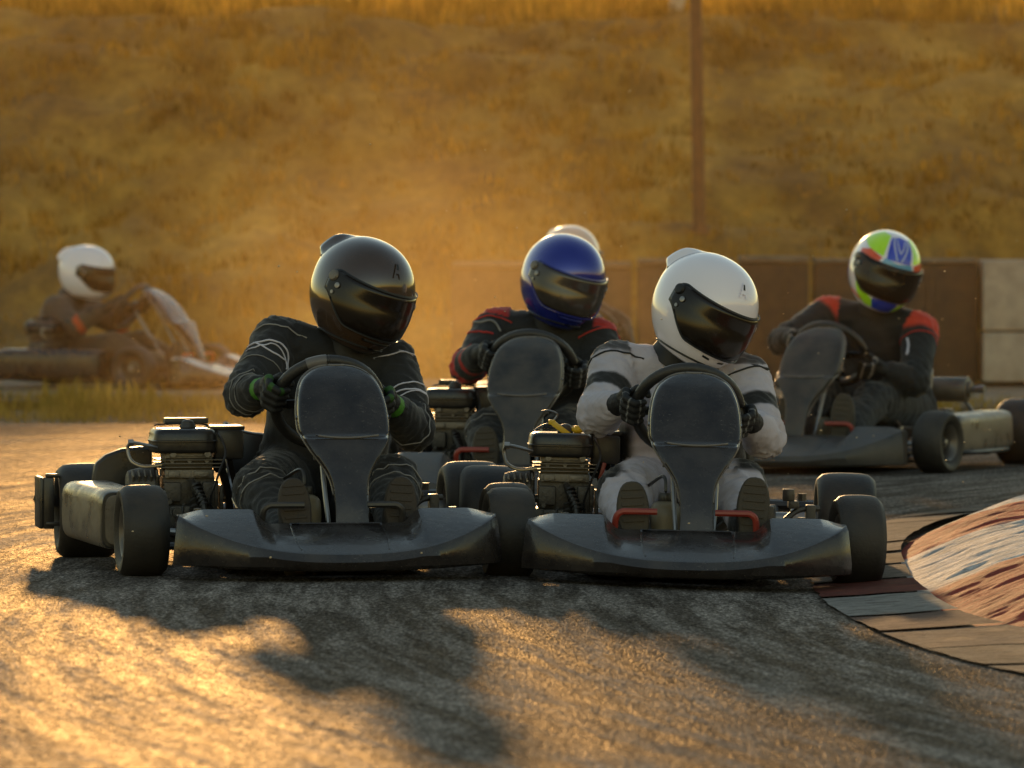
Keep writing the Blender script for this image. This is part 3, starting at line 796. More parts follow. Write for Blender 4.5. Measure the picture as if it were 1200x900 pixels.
    # brake and its caliper (driver's left, right in the photo)
    mb = MB(); mb.lathe([(.03, -.003), (.092, -.003), (.092, .003), (.03, .003)], (.19, 1.05, RR), (1, 0, 0), 36); br = mb.build('brake_disc', M['steel'], root)
    mb = MB(); mb.box((.19, .97, RR+.06), (.06, .07, .075), bev=.01); mb.cyl((.15, .965, RR+.06), (.23, .965, RR+.06), .02, n=12); mb.tube([(.19, .95, RR+.1), (.2, .8, .16), (.26, .4, .08)], .004, 6); mb.build('brake_caliper', M['alu_dark'], root)
    mb = MB()
    mb.box((.345, .62, .20), (.028, .10, .022), bev=.004); mb.box((.395, .62, .135), (.028, .05, .13), bev=.005); mb.tube([(.31, .56, .15), (.36, .6, .185), (.42, .62, .19)], .009, 8)
    mb.cyl((.33, .60, .21), (.33, .60, .245), .018, n=10, bev=.003); mb.cyl((.37, .62, .21), (.37, .62, .232), .013, n=8)
    mb.box((.43, .64, .125), (.12, .03, .05), bev=.006); mb.cyl((.32, .62, .14), (.48, .62, .14), .012, n=10)
    mb.build('seat_bracket', M['alu_dark'], root)
    # pedals
    for s in (-1, 1):
        mb = MB()
        mb.tube([(s*.195, -.07, .075), (s*.196, -.135, .13), (s*.193, -.16, .185), (s*.178, -.165, .202), (s*.155, -.165, .204), (s*.08, -.165, .204)], .0092, 8, sm=4)
        if s > 0: mb.tube([(.195, -.07, .075), (.19, .0, .06)], .008, 8)
        mb.build('pedal', M[pedal], root)
    # jug
    mb = MB(); rings = []
    for z, k in ((.052, .86), (.058, .97), (.075, 1), (.13, 1.0), (.18, 1.0), (.205, .95), (.217, .78), (.222, .5), (.224, .3)):
        rings.append([V((-.045 + math.copysign(abs(math.cos(a))**.55, math.cos(a))*.044*k, .10 + math.copysign(abs(math.sin(a))**.55, math.sin(a))*.06*k, z)) for a in [2*PI*j/24 for j in range(24)]])
    mb.ring_skin(rings); jg = mb.build('fuel_can', M['jug'], root, smooth=50)
    mb = MB(); mb.cyl((-.045, .10, .222), (-.045, .10, .246), .023, .021, 18, bev=.003); mb.tube([(-.045, .10, .24), (-.05, .12, .29), (-.08, .2, .27), (-.14, .4, .2)], .005, 6); mb.build('can_cap', M['black'], jg)
    # engine (driver's right, left in the photo)
    E = V((-.315, .66, 0)); e = lambda x, y, z: (E.x+x, E.y+y, z)
    mb = MB()
    mb.box(e(0, .01, .115), (.165, .16, .12), bev=.012); mb.box(e(0, .01, .215), (.15, .14, .085), bev=.008); mb.box(e(.0, .0, .293), (.135, .13, .04)); mb.box(e(-.05, -.075, .212), (.05, .03, .055), bev=.006); mb.box(e(.055, -.07, .205), (.035, .02, .07), bev=.005); mb.cyl(e(-.085, -.03, .20), e(.085, -.03, .20), .012, n=10); mb.box(e(.078, -.02, .205), (.012, .10, .075), bev=.003); mb.box(e(.094, -.02, .195), (.010, .09, .07), bev=.003); mb.box(e(.0, -.092, .13), (.12, .02, .085), bev=.006)
    mb.cyl(e(.035, -.09, .115), e(.035, -.125, .115), .032, n=18, bev=.004); mb.cyl(e(-.04, -.09, .155), e(-.04, -.12, .155), .014, n=10)
    for a in range(6): mb.cyl(e(.035+.026*math.cos(a), -.12, .115+.026*math.sin(a)), e(.035+.026*math.cos(a), -.13, .115+.026*math.sin(a)), .004, n=6)
    for k in range(5): mb.box(e(-.072+.036*k, -.088, .075), (.010, .02, .06), bev=.002)
    mb.tube([e(.005, -.09, .245), e(.010, -.12, .225), e(.03, -.135, .19), e(.035, -.15, .15), e(.04, -.15, .09)], .010, 8)
    for k in range(6): mb.cyl(e(.014+.004*k, -.115-.004*k, .232-.011*k), e(.016+.004*k, -.119-.004*k, .227-.011*k), .0155, n=12)
    mb.tube([e(-.02, -.10, .18), e(-.03, -.12, .14), e(-.06, -.11, .10)], .004, 6)
    for k in range(4): mb.cyl(e(.012, -.108-.008*k, .185-.018*k), e(.012, -.116-.008*k, .180-.018*k), .016, n=12)
    for xx, zz in ((-.055, .10), (.06, .17), (-.06, .185), (.068, .08), (0, .07)): mb.cyl(e(xx, -.10, zz), e(xx, -.112, zz), .007, n=6)
    en_ = mb.build('engine', M['alu_dark'], root)
    mb = MB()
    mb.box(e(0, 0, .263), (.142, .15, .024), bev=.004); mb.box(e(-.045, -.078, .263), (.03, .012, .018), bev=.003); mb.box(e(.035, -.078, .263), (.045, .008, .016), bev=.003)
    for k in range(3): mb.box(e(.002, 0, .282+.0105*k), (.186, .172, .0034), bev=.001, seg=1)
    mb.box(e(-.006, -.005, .320), (.125, .15, .026), bev=.004); mb.box(e(-.006, -.082, .320), (.085, .006, .014), bev=.002)
    for xx in (-.048, .05): mb.cyl(e(xx, -.082, .320), e(xx, -.094, .320), .009, n=12)
    for xx in (-.05, .0, .05): mb.cyl(e(xx, -.070, .30), e(xx, -.082, .30), .006, n=8)
    mb.build('cylinder_head', M['alu'], en_, smooth=30)
    rings = []
    for z, kx, ky in ((.322, .92, .92), (.326, .985, .985), (.333, 1, 1), (.352, 1.0, 1.0), (.354, 1.03, 1.03), (.358, 1.03, 1.03), (.360, 1.0, 1.0), (.376, .985, .985), (.386, .95, .95), (.391, .86, .86), (.392, .6, .6)):
        rings.append([V(e(-.012 + math.copysign(abs(math.cos(a))**.35, math.cos(a))*.092*kx, math.copysign(abs(math.sin(a))**.35, math.sin(a))*.10*ky, z)) for a in [2*PI*(j+.5)/36 for j in range(36)]])
    mb = MB(); mb.ring_skin(rings); tk = mb.build('fuel_tank', M['black'], en_, smooth=50)
    mb = MB(); mb.cyl(e(-.0, -.03, .391), e(-.0, -.03, .408), .024, .021, 16, bev=.004); mb.ell(e(0, -.03, .408), (.018, .018, .01))
    if not yellow: mb.box(e(0, .02, .413), (.125, .05, .016), bev=.004)
    mb.build('tank_cap', M['plastic2'], en_)
    mb = MB(); mb.box(e(.118, .03, .345), (.085, .15, .085), bev=.012); mb.box(e(.115, .04, .392), (.10, .14, .012), bev=.004); mb.cyl(e(.09, -.02, .30), e(.09, -.05, .28), .02, n=12); mb.build('air_filter', M['black'], en_)
    mb = MB(); mb.tube([e(.09, .0, .31), e(.12, .04, .22), e(.14, .1, .12)], .012, 8); mb.tube([e(.12, -.02, .31), e(.15, .05, .2)], .008, 8); mb.build('stay', M['frame'], en_)
    # recoil cover with slots
    mb = MB()
    mb.cyl(e(-.175, -.01, .222), e(-.085, -.01, .222), .052, .066, 30, bev=.014)
    rc = mb.build('recoil_cover', M['alu_dark'], en_)
    mb = MB()
    for k in range(5): mb.box(e(-.160+.017*k, -.048-.0035*k, .250), (.007, .030, .045), rot=Euler((R(40), 0, 0)), bev=.002, seg=1)
    mb.build('cooling_slot', M['alu'], rc)
    mb = MB(); mb.tube([e(-.08, -.08, .335), e(-.12, -.09, .345), e(-.165, -.07, .352), e(-.175, -.06, .335), e(-.165, -.07, .30), e(-.13, -.08, .285), e(-.08, -.085, .290)], .0055, 8); mb.cyl(e(-.175, -.07, .353), e(-.16, -.07, .353), .010, n=8)
    mb.build('throttle_linkage', M['steel'], en_)
    mb = MB(); mb.tube([e(.08, -.06, .385), e(.10, -.11, .33), e(.075, -.14, .26), e(.055, -.13, .18), e(.10, -.13, .10)], .0035, 6); mb.tube([e(-.09, .03, .40), e(-.03, -.01, .405), e(.06, .03, .40), e(.11, -.02, .37)], .003, 6); mb.build('cable', M['black'], en_)
    # round chain guard behind
    mb = MB()
    poly = [(-.075, -.1), (-.085, .0), (-.075, .05), (-.045, .075), (.0, .092), (.05, .098), (.09, .098), (.09, -.1)]
    mb.prism(poly, e(-.17, .20, .235), V((1, 0, 0)), V((0, 0, 1)), .05); (mb.build('chain_guard', M['black'], root, bevel=.008) if tape else mb.bm.free())
    if yellow:
        mb = MB(); mb.box(e(-.012, -.05, .402), (.07, .012, .016), rot=Euler((0, R(35), 0)), bev=.003); mb.ell(e(.035, -.04, .402), (.018, .014, .012)); mb.box(e(-.04, -.05, .422), (.02, .012, .014), bev=.003); mb.build('fuel_tap', M['yellow'], en_)
        mb = MB(); mb.tube([e(-.035, -.05, .425), e(-.025, -.05, .445), e(-.05, -.05, .455), e(-.07, -.05, .452)], .0035, 6); mb.tube([e(-.1, -.05, .39), e(-.06, -.05, .415), e(-.03, -.05, .413)], .003, 6); mb.build('pipe', M['steel'], en_)
        mb = MB(); mb.box(e(.108, -.06, .285), (.012, .012, .05), rot=Euler((0, R(15), 0)), bev=.003); mb.build('lever', M['red'], en_)
    if muffler:
        mb = MB(); mb.cyl((.06, .98, .315), (.29, .98, .315), .052, n=28, bev=.006); mb.cyl((.29, .98, .315), (.305, .98, .315), .035, n=20)
        mf = mb.build('muffler', M['alu'], root)
        mb = MB(); mb.cyl((.30, .98, .315), (.35, .98, .318), .013, .016, 14); mb.cyl((.34, .98, .318), (.36, .98, .318), .017, .017, 14); mb.tube([(.12, .98, .27), (.14, 1.0, .16), (.2, 1.0, .08)], .008, 8); mb.tube([(.27, .98, .27), (.31, .96, .23), (.35, .9, .2)], .009, 8); mb.build('tail_pipe', M['steel'], mf)
    return root

# ------------------------------------------------------------------ driver
def evaluated_mesh(o):
    dg = bpy.context.evaluated_depsgraph_get(); dg.update()
    me = bpy.data.meshes.new_from_object(o.evaluated_get(dg)); return me
def remesh(mb, voxel, smooth=4):
    me = bpy.data.meshes.new('tmp'); bmesh.ops.recalc_face_normals(mb.bm, faces=mb.bm.faces); mb.bm.to_mesh(me); mb.bm.free()
    o = bpy.data.objects.new('tmp', me); COL.objects.link(o)
    m = o.modifiers.new('r', 'REMESH'); m.mode = 'VOXEL'; m.voxel_size = voxel
    s = o.modifiers.new('s', 'SMOOTH'); s.factor = .5; s.iterations = smooth
    out = evaluated_mesh(o)
    bpy.data.objects.remove(o, do_unlink=True); bpy.data.meshes.remove(me)
    out.materials.clear(); return out
def capsule(mb, p0, p1, r0, r1, n=18):
    p0, p1 = V(p0), V(p1); x, y, d = frame_of(p1-p0); L = (p1-p0).length; rings = []
    st = [(-r0*math.cos(a), r0*math.sin(a)) for a in (R(12), R(35), R(60))] + [(L*t, lerp(r0, r1, t)) for t in (0, .25, .5, .75, 1)] + [(L+r1*math.cos(a), r1*math.sin(a)) for a in (R(60), R(35), R(12))]
    for a, r in st: rings.append([p0 + d*a + (x*math.cos(2*PI*k/n)+y*math.sin(2*PI*k/n))*r for k in range(n)])
    mb.ring_skin(rings)
def seg_t(p, a, b):
    d = b-a; t = clamp((p-a).dot(d)/d.length_squared); return t, (p - (a + d*t)).length

def helmet_surface():
    def S(az, el, off=0.0):
        ca, sa = math.cos(az), math.sin(az); ce, se = math.cos(el), math.sin(el)
        pw = lambda v, e: math.copysign(abs(v)**e, v)
        x = .126*pw(ce, .92)*pw(sa, .95); y = -.158*pw(ce, .92)*pw(ca, .95); z = .150*pw(se, .96)
        t = clamp(-z/.15)
        if y > 0: y *= 1 - .22*t*t; 
        else:
            y *= 1 + .10*math.sin(t*PI*.62)
            y += .010*math.exp(-((z-.01)/.05)**2)*ca*ca
        x *= 1 - .16*t*t
        if z > 0: y *= 1 + .02*z/.15
        if y > 0: y += .012*math.exp(-((z-.06)/.06)**2)*abs(ca)
        p = V((x, y, z))
        if z < -.02: p.z += -.012*t*clamp(-y/.15)
        return p
    def N(az, el):
        e = 1e-3; a = S(az+e, el) - S(az-e, el); b = S(az, el+e) - S(az, el-e); n = a.cross(b)
        if n.length < 1e-12: return ZUP.copy()
        n.normalize(); p = S(az, el)
        return n if n.dot(p) > 0 else -n
    return lambda az, el, off=0.0: S(az, el) + N(az, el)*off
HS = helmet_surface()
def vis_bounds(s, grow=0.0):
    """s in -1..1 across the eye port: returns azimuth, lower and upper elevation in degrees"""
    a = abs(s); g = grow
    az = s*(84+g)
    up = 16 + 5*a*a - 10*(max(0, a-.8)/.2)**2 + g
    lo = -29 + 5*a**2 + 24*sstep(.55, 1.0, a) - g
    return az, lo, up
def make_helmet(root, c, yaw, pitch_, roll, shell, style, scale=1.0):
    rot = Matrix.Rotation(yaw, 4, 'Z') @ Matrix.Rotation(roll, 4, 'Y') @ Matrix.Rotation(pitch_, 4, 'X')
    Mx = Matrix.Translation(V(c)) @ rot @ Matrix.Scale(scale, 4)
    T = lambda p: Mx @ p
    mb = MB(); rings = []
    els = [-58 + 146*k/60 for k in range(61)]
    for el in els: rings.append([T(HS(R(a*4), R(el))) for a in range(90)])
    # rolled lower edge
    low = [[T(HS(R(a*4), R(-58), -.012) + V((0, 0, .004))) for a in range(90)], [T(HS(R(a*4), R(-50), -.02)) for a in range(90)]]
    mb.ring_skin(list(reversed(low)) + rings, cap0=False, cap1=True)
    h = mb.build('helmet', M[shell], root, smooth=180)
    def patch(name, bounds, off, mat, nu=48, nv=14, par=h, thick=.002, edge_in=True):
        mb = MB()
        def f(u, v):
            az, lo, up = bounds(-1 + 2*u); k = off
            if edge_in:
                e = min(u, 1-u)*nu; g = min(v, 1-v)*nv
                if e < .5 or g < .5: k = -.001
            return T(HS(R(az), R(lerp(lo, up, v)), k))
        mb.grid(f, nu, nv); return mb.build(name, mat, par, smooth=50)
    gm = M['gasket_blue'] if style == 'blue' else M['gasket']
    patch('gasket', lambda s: vis_bounds(s, 2.4), .0022, gm)
    v = patch('visor', lambda s: vis_bounds(s, 0), .0055, M['visor_lt'] if style == 'blue' else M['visor'], 60, 16)
    # lip along the bottom edge of the visor
    mb = MB(); mb.tube([T(HS(R(vis_bounds(s/20)[0]), R(vis_bounds(s/20)[1]+.6), .0065)) for s in range(-17, 18)], .0022*scale, 6, sm=0)
    mb.tube([T(HS(R(vis_bounds(s/20)[0]), R(vis_bounds(s/20)[2]-.4), .0065)) for s in range(-17, 18)], .0018*scale, 6, sm=0)
    mb.build('visor_edge', gm if style != 'white' else M['gasket'], v)
    for s in (-1, 1):
        mb = MB(); a, el = R(s*76), R(12); p = T(HS(a, el, .004)); q = T(HS(a, el, .0125)); mb.cyl(p, q, .0155*scale, .0135*scale, 20, bev=.002)
        pv = mb.build('pivot', M['gasket'] if style == 'white' else M['alu'], h)
        mb = MB(); a, el = R(s*66), R(5); mb.cyl(T(HS(a, el, .005)), T(HS(a, el, .0105)), .008*scale, n=14, bev=.0015); a, el = R(s*70), R(-2); mb.cyl(T(HS(a, el, .005)), T(HS(a, el, .009)), .005*scale, n=12); mb.build('screw', M['steel'], h)
    def poly_patch(name, pts, off, mat, cuts=3, par=h):
        b = bmesh.new(); vs = [b.verts.new((x, y, 0)) for x, y in pts]; b.faces.new(vs)
        bmesh.ops.triangulate(b, faces=list(b.faces))
        for _ in range(cuts):
            bmesh.ops.subdivide_edges(b, edges=list(b.edges), cuts=1, use_grid_fill=True)
            bmesh.ops.triangulate(b, faces=list(b.faces))
        mb = MB()
        for vv in b.verts: vv.co = T(HS(R(vv.co.x), R(vv.co.y), off))
        mb._merge(b); bmesh.ops.recalc_face_normals(mb.bm, faces=mb.bm.faces)
        return mb.build(name, mat, par, smooth=180)
    if style in ('black', 'white', 'plain'):
        # rear aero wedge
        mb = MB()
        def f(u, v):
            az = 180 + lerp(-52, 52, u); el = lerp(66, 18, v); e = min(u, 1-u)
            k = .020*sstep(0, .55, v)*sstep(0, .14, e) * (1 - sstep(.86, 1.0, v))
            return T(HS(R(az), R(el), k + .0005))
        mb.grid(f, 24, 20); mb.build('rear_spoiler', M[shell], h, smooth=50)
        mb = MB(); mb.tube([T(HS(R(180 + s*52), R(lerp(66, 20, abs(s))), .001)) for s in [k/12-1 for k in range(25)]], .0016, 6, sm=0); mb.build('seam', M['gasket'], h)
    if style in ('black', 'white'):
        o_ = .004
        poly_patch('forehead_vent', [(-6, 33), (-4, 42), (-1.4, 51), (1.4, 51), (4, 42), (6, 33), (3.8, 33), (2.4, 37.5), (-2.4, 37.5), (-3.8, 33)], o_, M['black_h'] if style == 'black' else M['white_h'], 2)
        poly_patch('vent_slot', [(-1.6, 42), (-1.3, 48.5), (1.3, 48.5), (1.6, 42)], o_+.0006, M['gasket'], 1)
    if style == 'white':
        for s in (-1, 1): poly_patch('chin_vent', [(s*7, -36), (s*8, -33.5), (s*19, -32.5), (s*19, -35)], .0012, M['gasket'], 2)
        poly_patch('top_slot', [(150, 76), (150, 79), (200, 79), (200, 76)], .001, M['gasket'], 2)
    if style in ('black', 'blue', 'plain'):
        mb = MB(); mb.tube([T(HS(R(k), R(-34+abs(k)*.02), .002)) for k in range(-22, 23, 4)], .0035, 8, sm=0); mb.build('chin_vent', M['gasket'] if style != 'blue' else M['gasket_blue'], h)
    if style in ('black', 'white', 'blue', 'plain'):
        mb = MB(); mb.tube([T(HS(R(a*5), R(-50 + 6*math.cos(R(a*5))), .0018)) for a in range(72)], .003, 6, closed=True, sm=0); mb.build('lower_trim', M['gasket'], h)
    if style == 'multi':
        P = poly_patch
        P('crown_panel', [(-22, 24), (-27, 48), (-30, 64), (0, 70), (30, 64), (27, 48), (22, 24)], .0012, M['blue_p'], 4)
        for s in (-1, 1):
            P('pale_stripe', [(s*2, 26), (s*14, 50), (s*20, 66), (s*26, 66), (s*18, 48), (s*5, 26)], .0020, M['pale_p'], 3)
            P('pale_stripe', [(0, 40), (s*2, 44), (s*10, 62), (s*14, 62), (s*5, 42), (0, 36)], .0020, M['pale_p'], 3)
            P('lime_panel', [(s*29, 26), (s*32, 50), (s*38, 68), (s*85, 70), (s*98, 40), (s*66, 31)], .0012, M['lime_p'], 4)
            P('orange_flash', [(s*34, 17), (s*30, 24), (s*58, 30), (s*80, 24), (s*78, 18)], .0016, M['orange_p'], 3)
            P('lime_flash', [(s*26, -50), (s*28, -35), (s*50, -24), (s*68, -12), (s*66, -34), (s*46, -50)], .0014, M['lime_p'], 3)
            P('orange_flash', [(s*60, -40), (s*50, -46), (s*90, -40), (s*92, -34)], .0014, M['orange_p'], 3)
            P('blue_flash', [(s*98, -30), (s*96, 10), (s*120, 30), (s*150, 10), (s*140, -34)], .0014, M['blue_p'], 4)
        P('light_blue_band', [(-28, 17.5), (-25, 25), (0, 22), (25, 25), (28, 17.5), (0, 17)], .0016, M['ltblue_p'], 3)
        P('chin_panel', [(-34, -50), (-26, -31), (0, -30), (26, -31), (34, -50), (0, -54)], .0012, M['blue_p'], 4)
    return h

def make_glove(root, rim_c, Rr, alpha, wrist, colf, vox=.004, flip=1):
    ex, eu, en = rim_basis()
    r = ex*math.cos(alpha) + eu*math.sin(alpha); t = -ex*math.sin(alpha) + eu*math.cos(alpha)
    t = t if t.z > 0 else -t       # up along the rim
    P0 = rim_c + r*Rr
    mb = MB(); wrist = V(wrist)
    bones = []
    def cap(a, b, r0, r1, tagn):
        capsule(mb, a, b, r0, r1, 12); bones.append((V(a), V(b), tagn))
    lens = [.92, 1.0, .97, .80]
    for i in range(4):
        o = (1.5 - i)*.0225; l = lens[i]
        K = P0 + t*o + r*.034*l + en*.020
        A = P0 + t*o*1.02 + r*.036*l - en*.014*l
        B = P0 + t*o*.98 + r*.006 - en*.033
        C = P0 + t*o*.96 - r*.022*l - en*.022
        cap(K, A, .0122, .0112, 'f%d' % i); cap(A, B, .0112, .0103, 'f%d' % i); cap(B, C, .0103, .0092, 'f%d' % i)
        cap(wrist.lerp(K, .30), K, .0175, .0145, 'palm')
    tb = wrist.lerp(P0 + en*.02, .45) + t*.022
    cap(tb, P0 + en*.030 + t*.040 - r*.002, .0155, .0130, 'thumb')
    cap(P0 + en*.030 + t*.040 - r*.002, P0 + en*.020 + t*.046 - r*.024, .0130, .0110, 'thumb')
    cap(P0 + en*.020 + t*.046 - r*.024, P0 - en*.004 + t*.044 - r*.030, .0110, .0095, 'thumb')
    pal = P0 + r*.026 + en*.022
    cap(wrist, wrist.lerp(pal, .6), .033, .032, 'palm')
    d = (wrist - pal).normalized()
    cap(wrist, wrist + d*.075, .038, .050, 'cuff')
    me = remesh(mb, vox, 3)
    n = len(me.vertices); flat = []
    for v in me.vertices:
        best = min(bones, key=lambda b: seg_t(v.co, b[0], b[1])[1]); tt, dd = seg_t(v.co, best[0], best[1])
        c = colf(best[2], tt, v.co, wrist, pal); flat += [c[0], c[1], c[2], 1.0]
        v.co = v.co + v.normal*(.0012*noise.noise(v.co*160)) - OFFSET
    ca = me.color_attributes.new('col', 'FLOAT_COLOR', 'POINT'); ca.data.foreach_set('color', flat)
    me.materials.append(M['glove']); me.shade_smooth(); me.name = 'glove'
    o = bpy.data.objects.new('glove', me); COL.objects.link(o); o.parent = root
    return o

def make_shoe(root, c, toe_out, mat_sole, pt=R(12)):
    """sole faces forward (-Y), toes up; c = centre of the sole"""
    c = V(c); up = V((0, -math.sin(pt)*-1, math.cos(pt))).normalized()
    up = Matrix.Rotation(toe_out, 3, 'Y') @ up; ex = up.cross(V((0, 1, 0))).normalized(); fw = ex.cross(up).normalized()
    if fw.y > 0: fw = -fw
    H = .135; out = []
    for k in range(36):
        a = 2*PI*k/36; z = math.sin(a)
        w = .047*(1 + .12*z) if z > 0 else .040*(1+.1*abs(z))
        x = math.copysign(abs(math.cos(a))**.75, math.cos(a))*w*(1 - .14*math.exp(-((z+.15)/.35)**2))
        out.append((x, H*math.copysign(abs(z)**.9, z)))
    mb = MB()
    rings = [[c + ex*x*k + up*z*k2 + fw*d for x, z in out] for k, k2, d in ((.3, .5, .014), (.90, .97, .014), (1, 1, .008), (1.0, 1.0, -.008), (.97, .985, -.012), (.5, .5, -.012))]
    mb.ring_skin(rings)
    for k in range(11):
        z = -H*.82 + k*H*.165; mb.box(c + up*z + fw*.0155, (.060, .003, .008), rot=Matrix((ex, -fw, up)).transposed(), bev=.001, seg=1)
    so = mb.build('shoe', mat_sole, root, smooth=40)
    mb = MB()
    r2 = []
    for k, k2, d, sh in ((.5, .5, -.010, 0), (.97, .98, -.011, 0), (.97, .96, -.03, -.005), (.90, .86, -.055, -.02), (.82, .62, -.08, -.05), (.80, .42, -.11, -.075), (.78, .36, -.15, -.08), (.4, .2, -.155, -.08)):
        r2.append([c + ex*x*k + up*(z*k2 + sh) + fw*d for x, z in out])
    mb.ring_skin(r2); mb.build('upper', M['shoe'], so, smooth=60)
    return so

def make_driver(fr, J, label, suit, helmet, hy, hp, hr, gl, vox=.007, pod_dx=.02, sole='sole', kart=None, pipes=None, folds=1.0, bulk=1.0, hscale=1.0, group='drivers seated in the karts'):
    """J: joints in the kart frame"""
    global OFFSET
    base = V((0, .68, .075)); OFFSET = base
    wb = fr.mat @ base
    root = empty('person', wb, fr.yaw); root.rotation_euler.y = fr.roll; tag(root, label, 'person', group)
    ex, eu, en = rim_basis(); C0 = V((pod_dx-.01, .27, .474)); Rr = .147
    hands = []
    for s, al in ((-1, J['aL']), (1, J['aR'])):
        r = ex*math.cos(al) + eu*math.sin(al); P0 = C0 + r*Rr
        el = J['eL'] if s < 0 else J['eR']
        k = P0 + r*.028 + en*.030; d = (el - k).normalized()
        hands.append((k + d*.078, al))
    wL, wR = hands[0][0], hands[1][0]
    sh_ax = (J['sR'] - J['sL']).normalized(); pel = J['pel']; chest = J['chest']; neck = J['neck']; head = J['head']
    mb = MB()
    up = (neck - pel).normalized(); fwd = sh_ax.cross(up).normalized()
    secs = [(pel - up*.10, .13, .10), (pel - up*.02, .195, .14), (pel.lerp(chest, .35), .19, .14), (pel.lerp(chest, .7), .188, .138), (chest, .19, .132), (chest.lerp(neck, .45), .185, .115), (chest.lerp(neck, .75), .13, .095), (neck, .075, .075), (neck.lerp(head, .4), .062, .066)]
    cen = catmull([s[0] for s in secs], 3); ws = catmull([V((s[1], s[2], 0)) for s in secs], 3)
    n = 28; rings = []
    for c, w in zip(cen, ws):
        rings.append([c + sh_ax*math.cos(2*PI*k/n)*w.x*bulk + fwd*math.sin(2*PI*k/n)*w.y*bulk for k in range(n)])
    mb.ring_skin(rings)
    mb.ell(head, (.075, .092, .108)); mb.ell(head + V((.02, -.085, -.01)), (.012, .02, .016))
    bones = []
    def bone(nm, a, b, r0, r1):
        capsule(mb, a, b, r0*bulk, r1*bulk); bones.append((nm, V(a), V(b), r0, r1))
    B = bulk
    tl = chest.lerp(neck, .5)
    capsule(mb, tl, J['sL'], .085*B, .080*B); capsule(mb, tl, J['sR'], .085*B, .080*B)
    bone('uaL', J['sL'], J['eL'], .078, .062); bone('uaR', J['sR'], J['eR'], .078, .062)
    bone('faL', J['eL'], wL.lerp(J['eL'], .12), .062, .046); bone('faR', J['eR'], wR.lerp(J['eR'], .12), .062, .046)
    for s, nm in ((-1, 'L'), (1, 'R')):
        hip = pel + sh_ax*s*.09 - up*.03; kn = J['k'+nm]; ft_ = J['f'+nm]
        ank = ft_ + V((0, .10, -.03))
        bone('th'+nm, hip, kn, .105, .078); bone('sh'+nm, kn, kn.lerp(ank, .92), .076, .052)
    bones.append(('torso', pel - up*.05, neck, .18, .15))
    me = remesh(mb, vox, 5)
    flat = []
    bl = [(b[0], b[1], b[2], b[3], b[4], (b[2]-b[1]).normalized(), (b[2]-b[1]).length) for b in bones]
    frames = {b[0]: frame_of(b[5]) for b in bl}
    cos = []
    for v in me.vertices:
        p = v.co; best = None; bd = 1e9
        for b in bl:
            t, d = seg_t(p, b[1], b[2]); dn = d/lerp(b[3], b[4], t)
            if dn < bd: bd = dn; best = b; bt = t
        nm = best[0]; x, y, dd = frames[nm]; q = p - best[1]
        ang = math.atan2(q.dot(y), q.dot(x)); ax_ = q.dot(dd)
        if nm == 'torso':
            f = noise.noise(V((p.x*9 + p.z*6, p.y*5, p.z*14)))*.008 + abs(noise.noise(V((p.x*16 - p.z*10, p.y*6, p.z*24 + 3))))*-.009
            f += noise.noise(p*4)*.008
        else:
            joint = .55 + .75*max(sstep(.6, 1, bt) if nm[:2] in ('ua', 'th') else 0, sstep(.45, 0, bt) if nm[:2] in ('fa', 'sh') else 0, sstep(.35, 0, bt)*.6)
            ca_, sa_ = math.cos(ang), math.sin(ang)
            w1 = abs(noise.noise(V((ca_*1.3 + len(nm) + ord(nm[0]) % 7, sa_*1.3, ax_*34 + ca_*1.2))))
            w2 = noise.noise(V((ca_*2.2, sa_*2.2 + 5, ax_*52 + sa_*2)))
            f = (.005 - w1*.017)*joint + w2*.0035*joint + noise.noise(p*7)*.006
        cos.append(p + v.normal*f*folds)
        c = suit(nm, bt, ang, p); flat += [c[0], c[1], c[2], 1.0]
    for v, c in zip(me.vertices, cos): v.co = c
    bvh = BVHTree.FromPolygons([v.co.copy() for v in me.vertices], [tuple(pp.vertices) for pp in me.polygons])
    for v in me.vertices: v.co -= OFFSET
    ca = me.color_attributes.new('col', 'FLOAT_COLOR', 'POINT'); ca.data.foreach_set('color', flat)
    me.materials.append(M['cloth']); me.shade_smooth(); me.name = 'body'
    body = bpy.data.objects.new('body', me); COL.objects.link(body); body.parent = root
    bd_ = {b[0]: b for b in bones}
    def on_limb(nm, t, ang, off=.002):
        _, a, b, r0, r1 = bd_[nm]; x, y, d = frame_of(b-a); p = a.lerp(b, t)
        dr = x*math.cos(ang) + y*math.sin(ang)
        rr = lerp(r0, r1, t)*bulk; hit = bvh.ray_cast(p + dr*(rr*1.35), -dr, .22)
        q = hit[0] if hit[0] else p + dr*rr
        if abs((q-p).length - rr) > rr*.3: q = p + dr*rr*.97
        return q + dr*off
    for nm, pts, rad, m_, closed in (pipes or []):
        P = []
        if closed == 'ring': P = [on_limb(nm, pts[0] + pts[1]*math.sin(2*PI*k/28 + pts[2]), 2*PI*k/28) for k in range(28)]
        else:
            fine = catmull([V((a, b, 0)) for a, b in pts], 5)
            P = [on_limb(nm, q.x, q.y) for q in fine]
        # light smoothing so that it lies like sewn piping
        mb = MB(); mb.tube(P, rad, 6, closed=(closed == 'ring'), sm=0); mb.build('piping', m_, body, smooth=60)
    # collar
    mb = MB(); cc = neck.lerp(head, .15); ux = (head-neck).normalized()
    x, y, d = frame_of(ux)
    mb.ring_skin([[cc + ux*a + (x*math.cos(2*PI*k/24)+y*math.sin(2*PI*k/24))*r for k in range(24)] for a, r in ((-.03, .088), (.0, .080), (.03, .074), (.05, .072), (.05, .066), (.0, .07))]); mb.build('collar', M['line_black'], body, smooth=60)
    make_glove(root, C0, Rr, J['aL'], wL, gl, vox*.5); make_glove(root, C0, Rr, J['aR'], wR, gl, vox*.5)
    make_shoe(root, J['fL'], R(-4), M[sole]); make_shoe(root, J['fR'], R(4), M[sole])
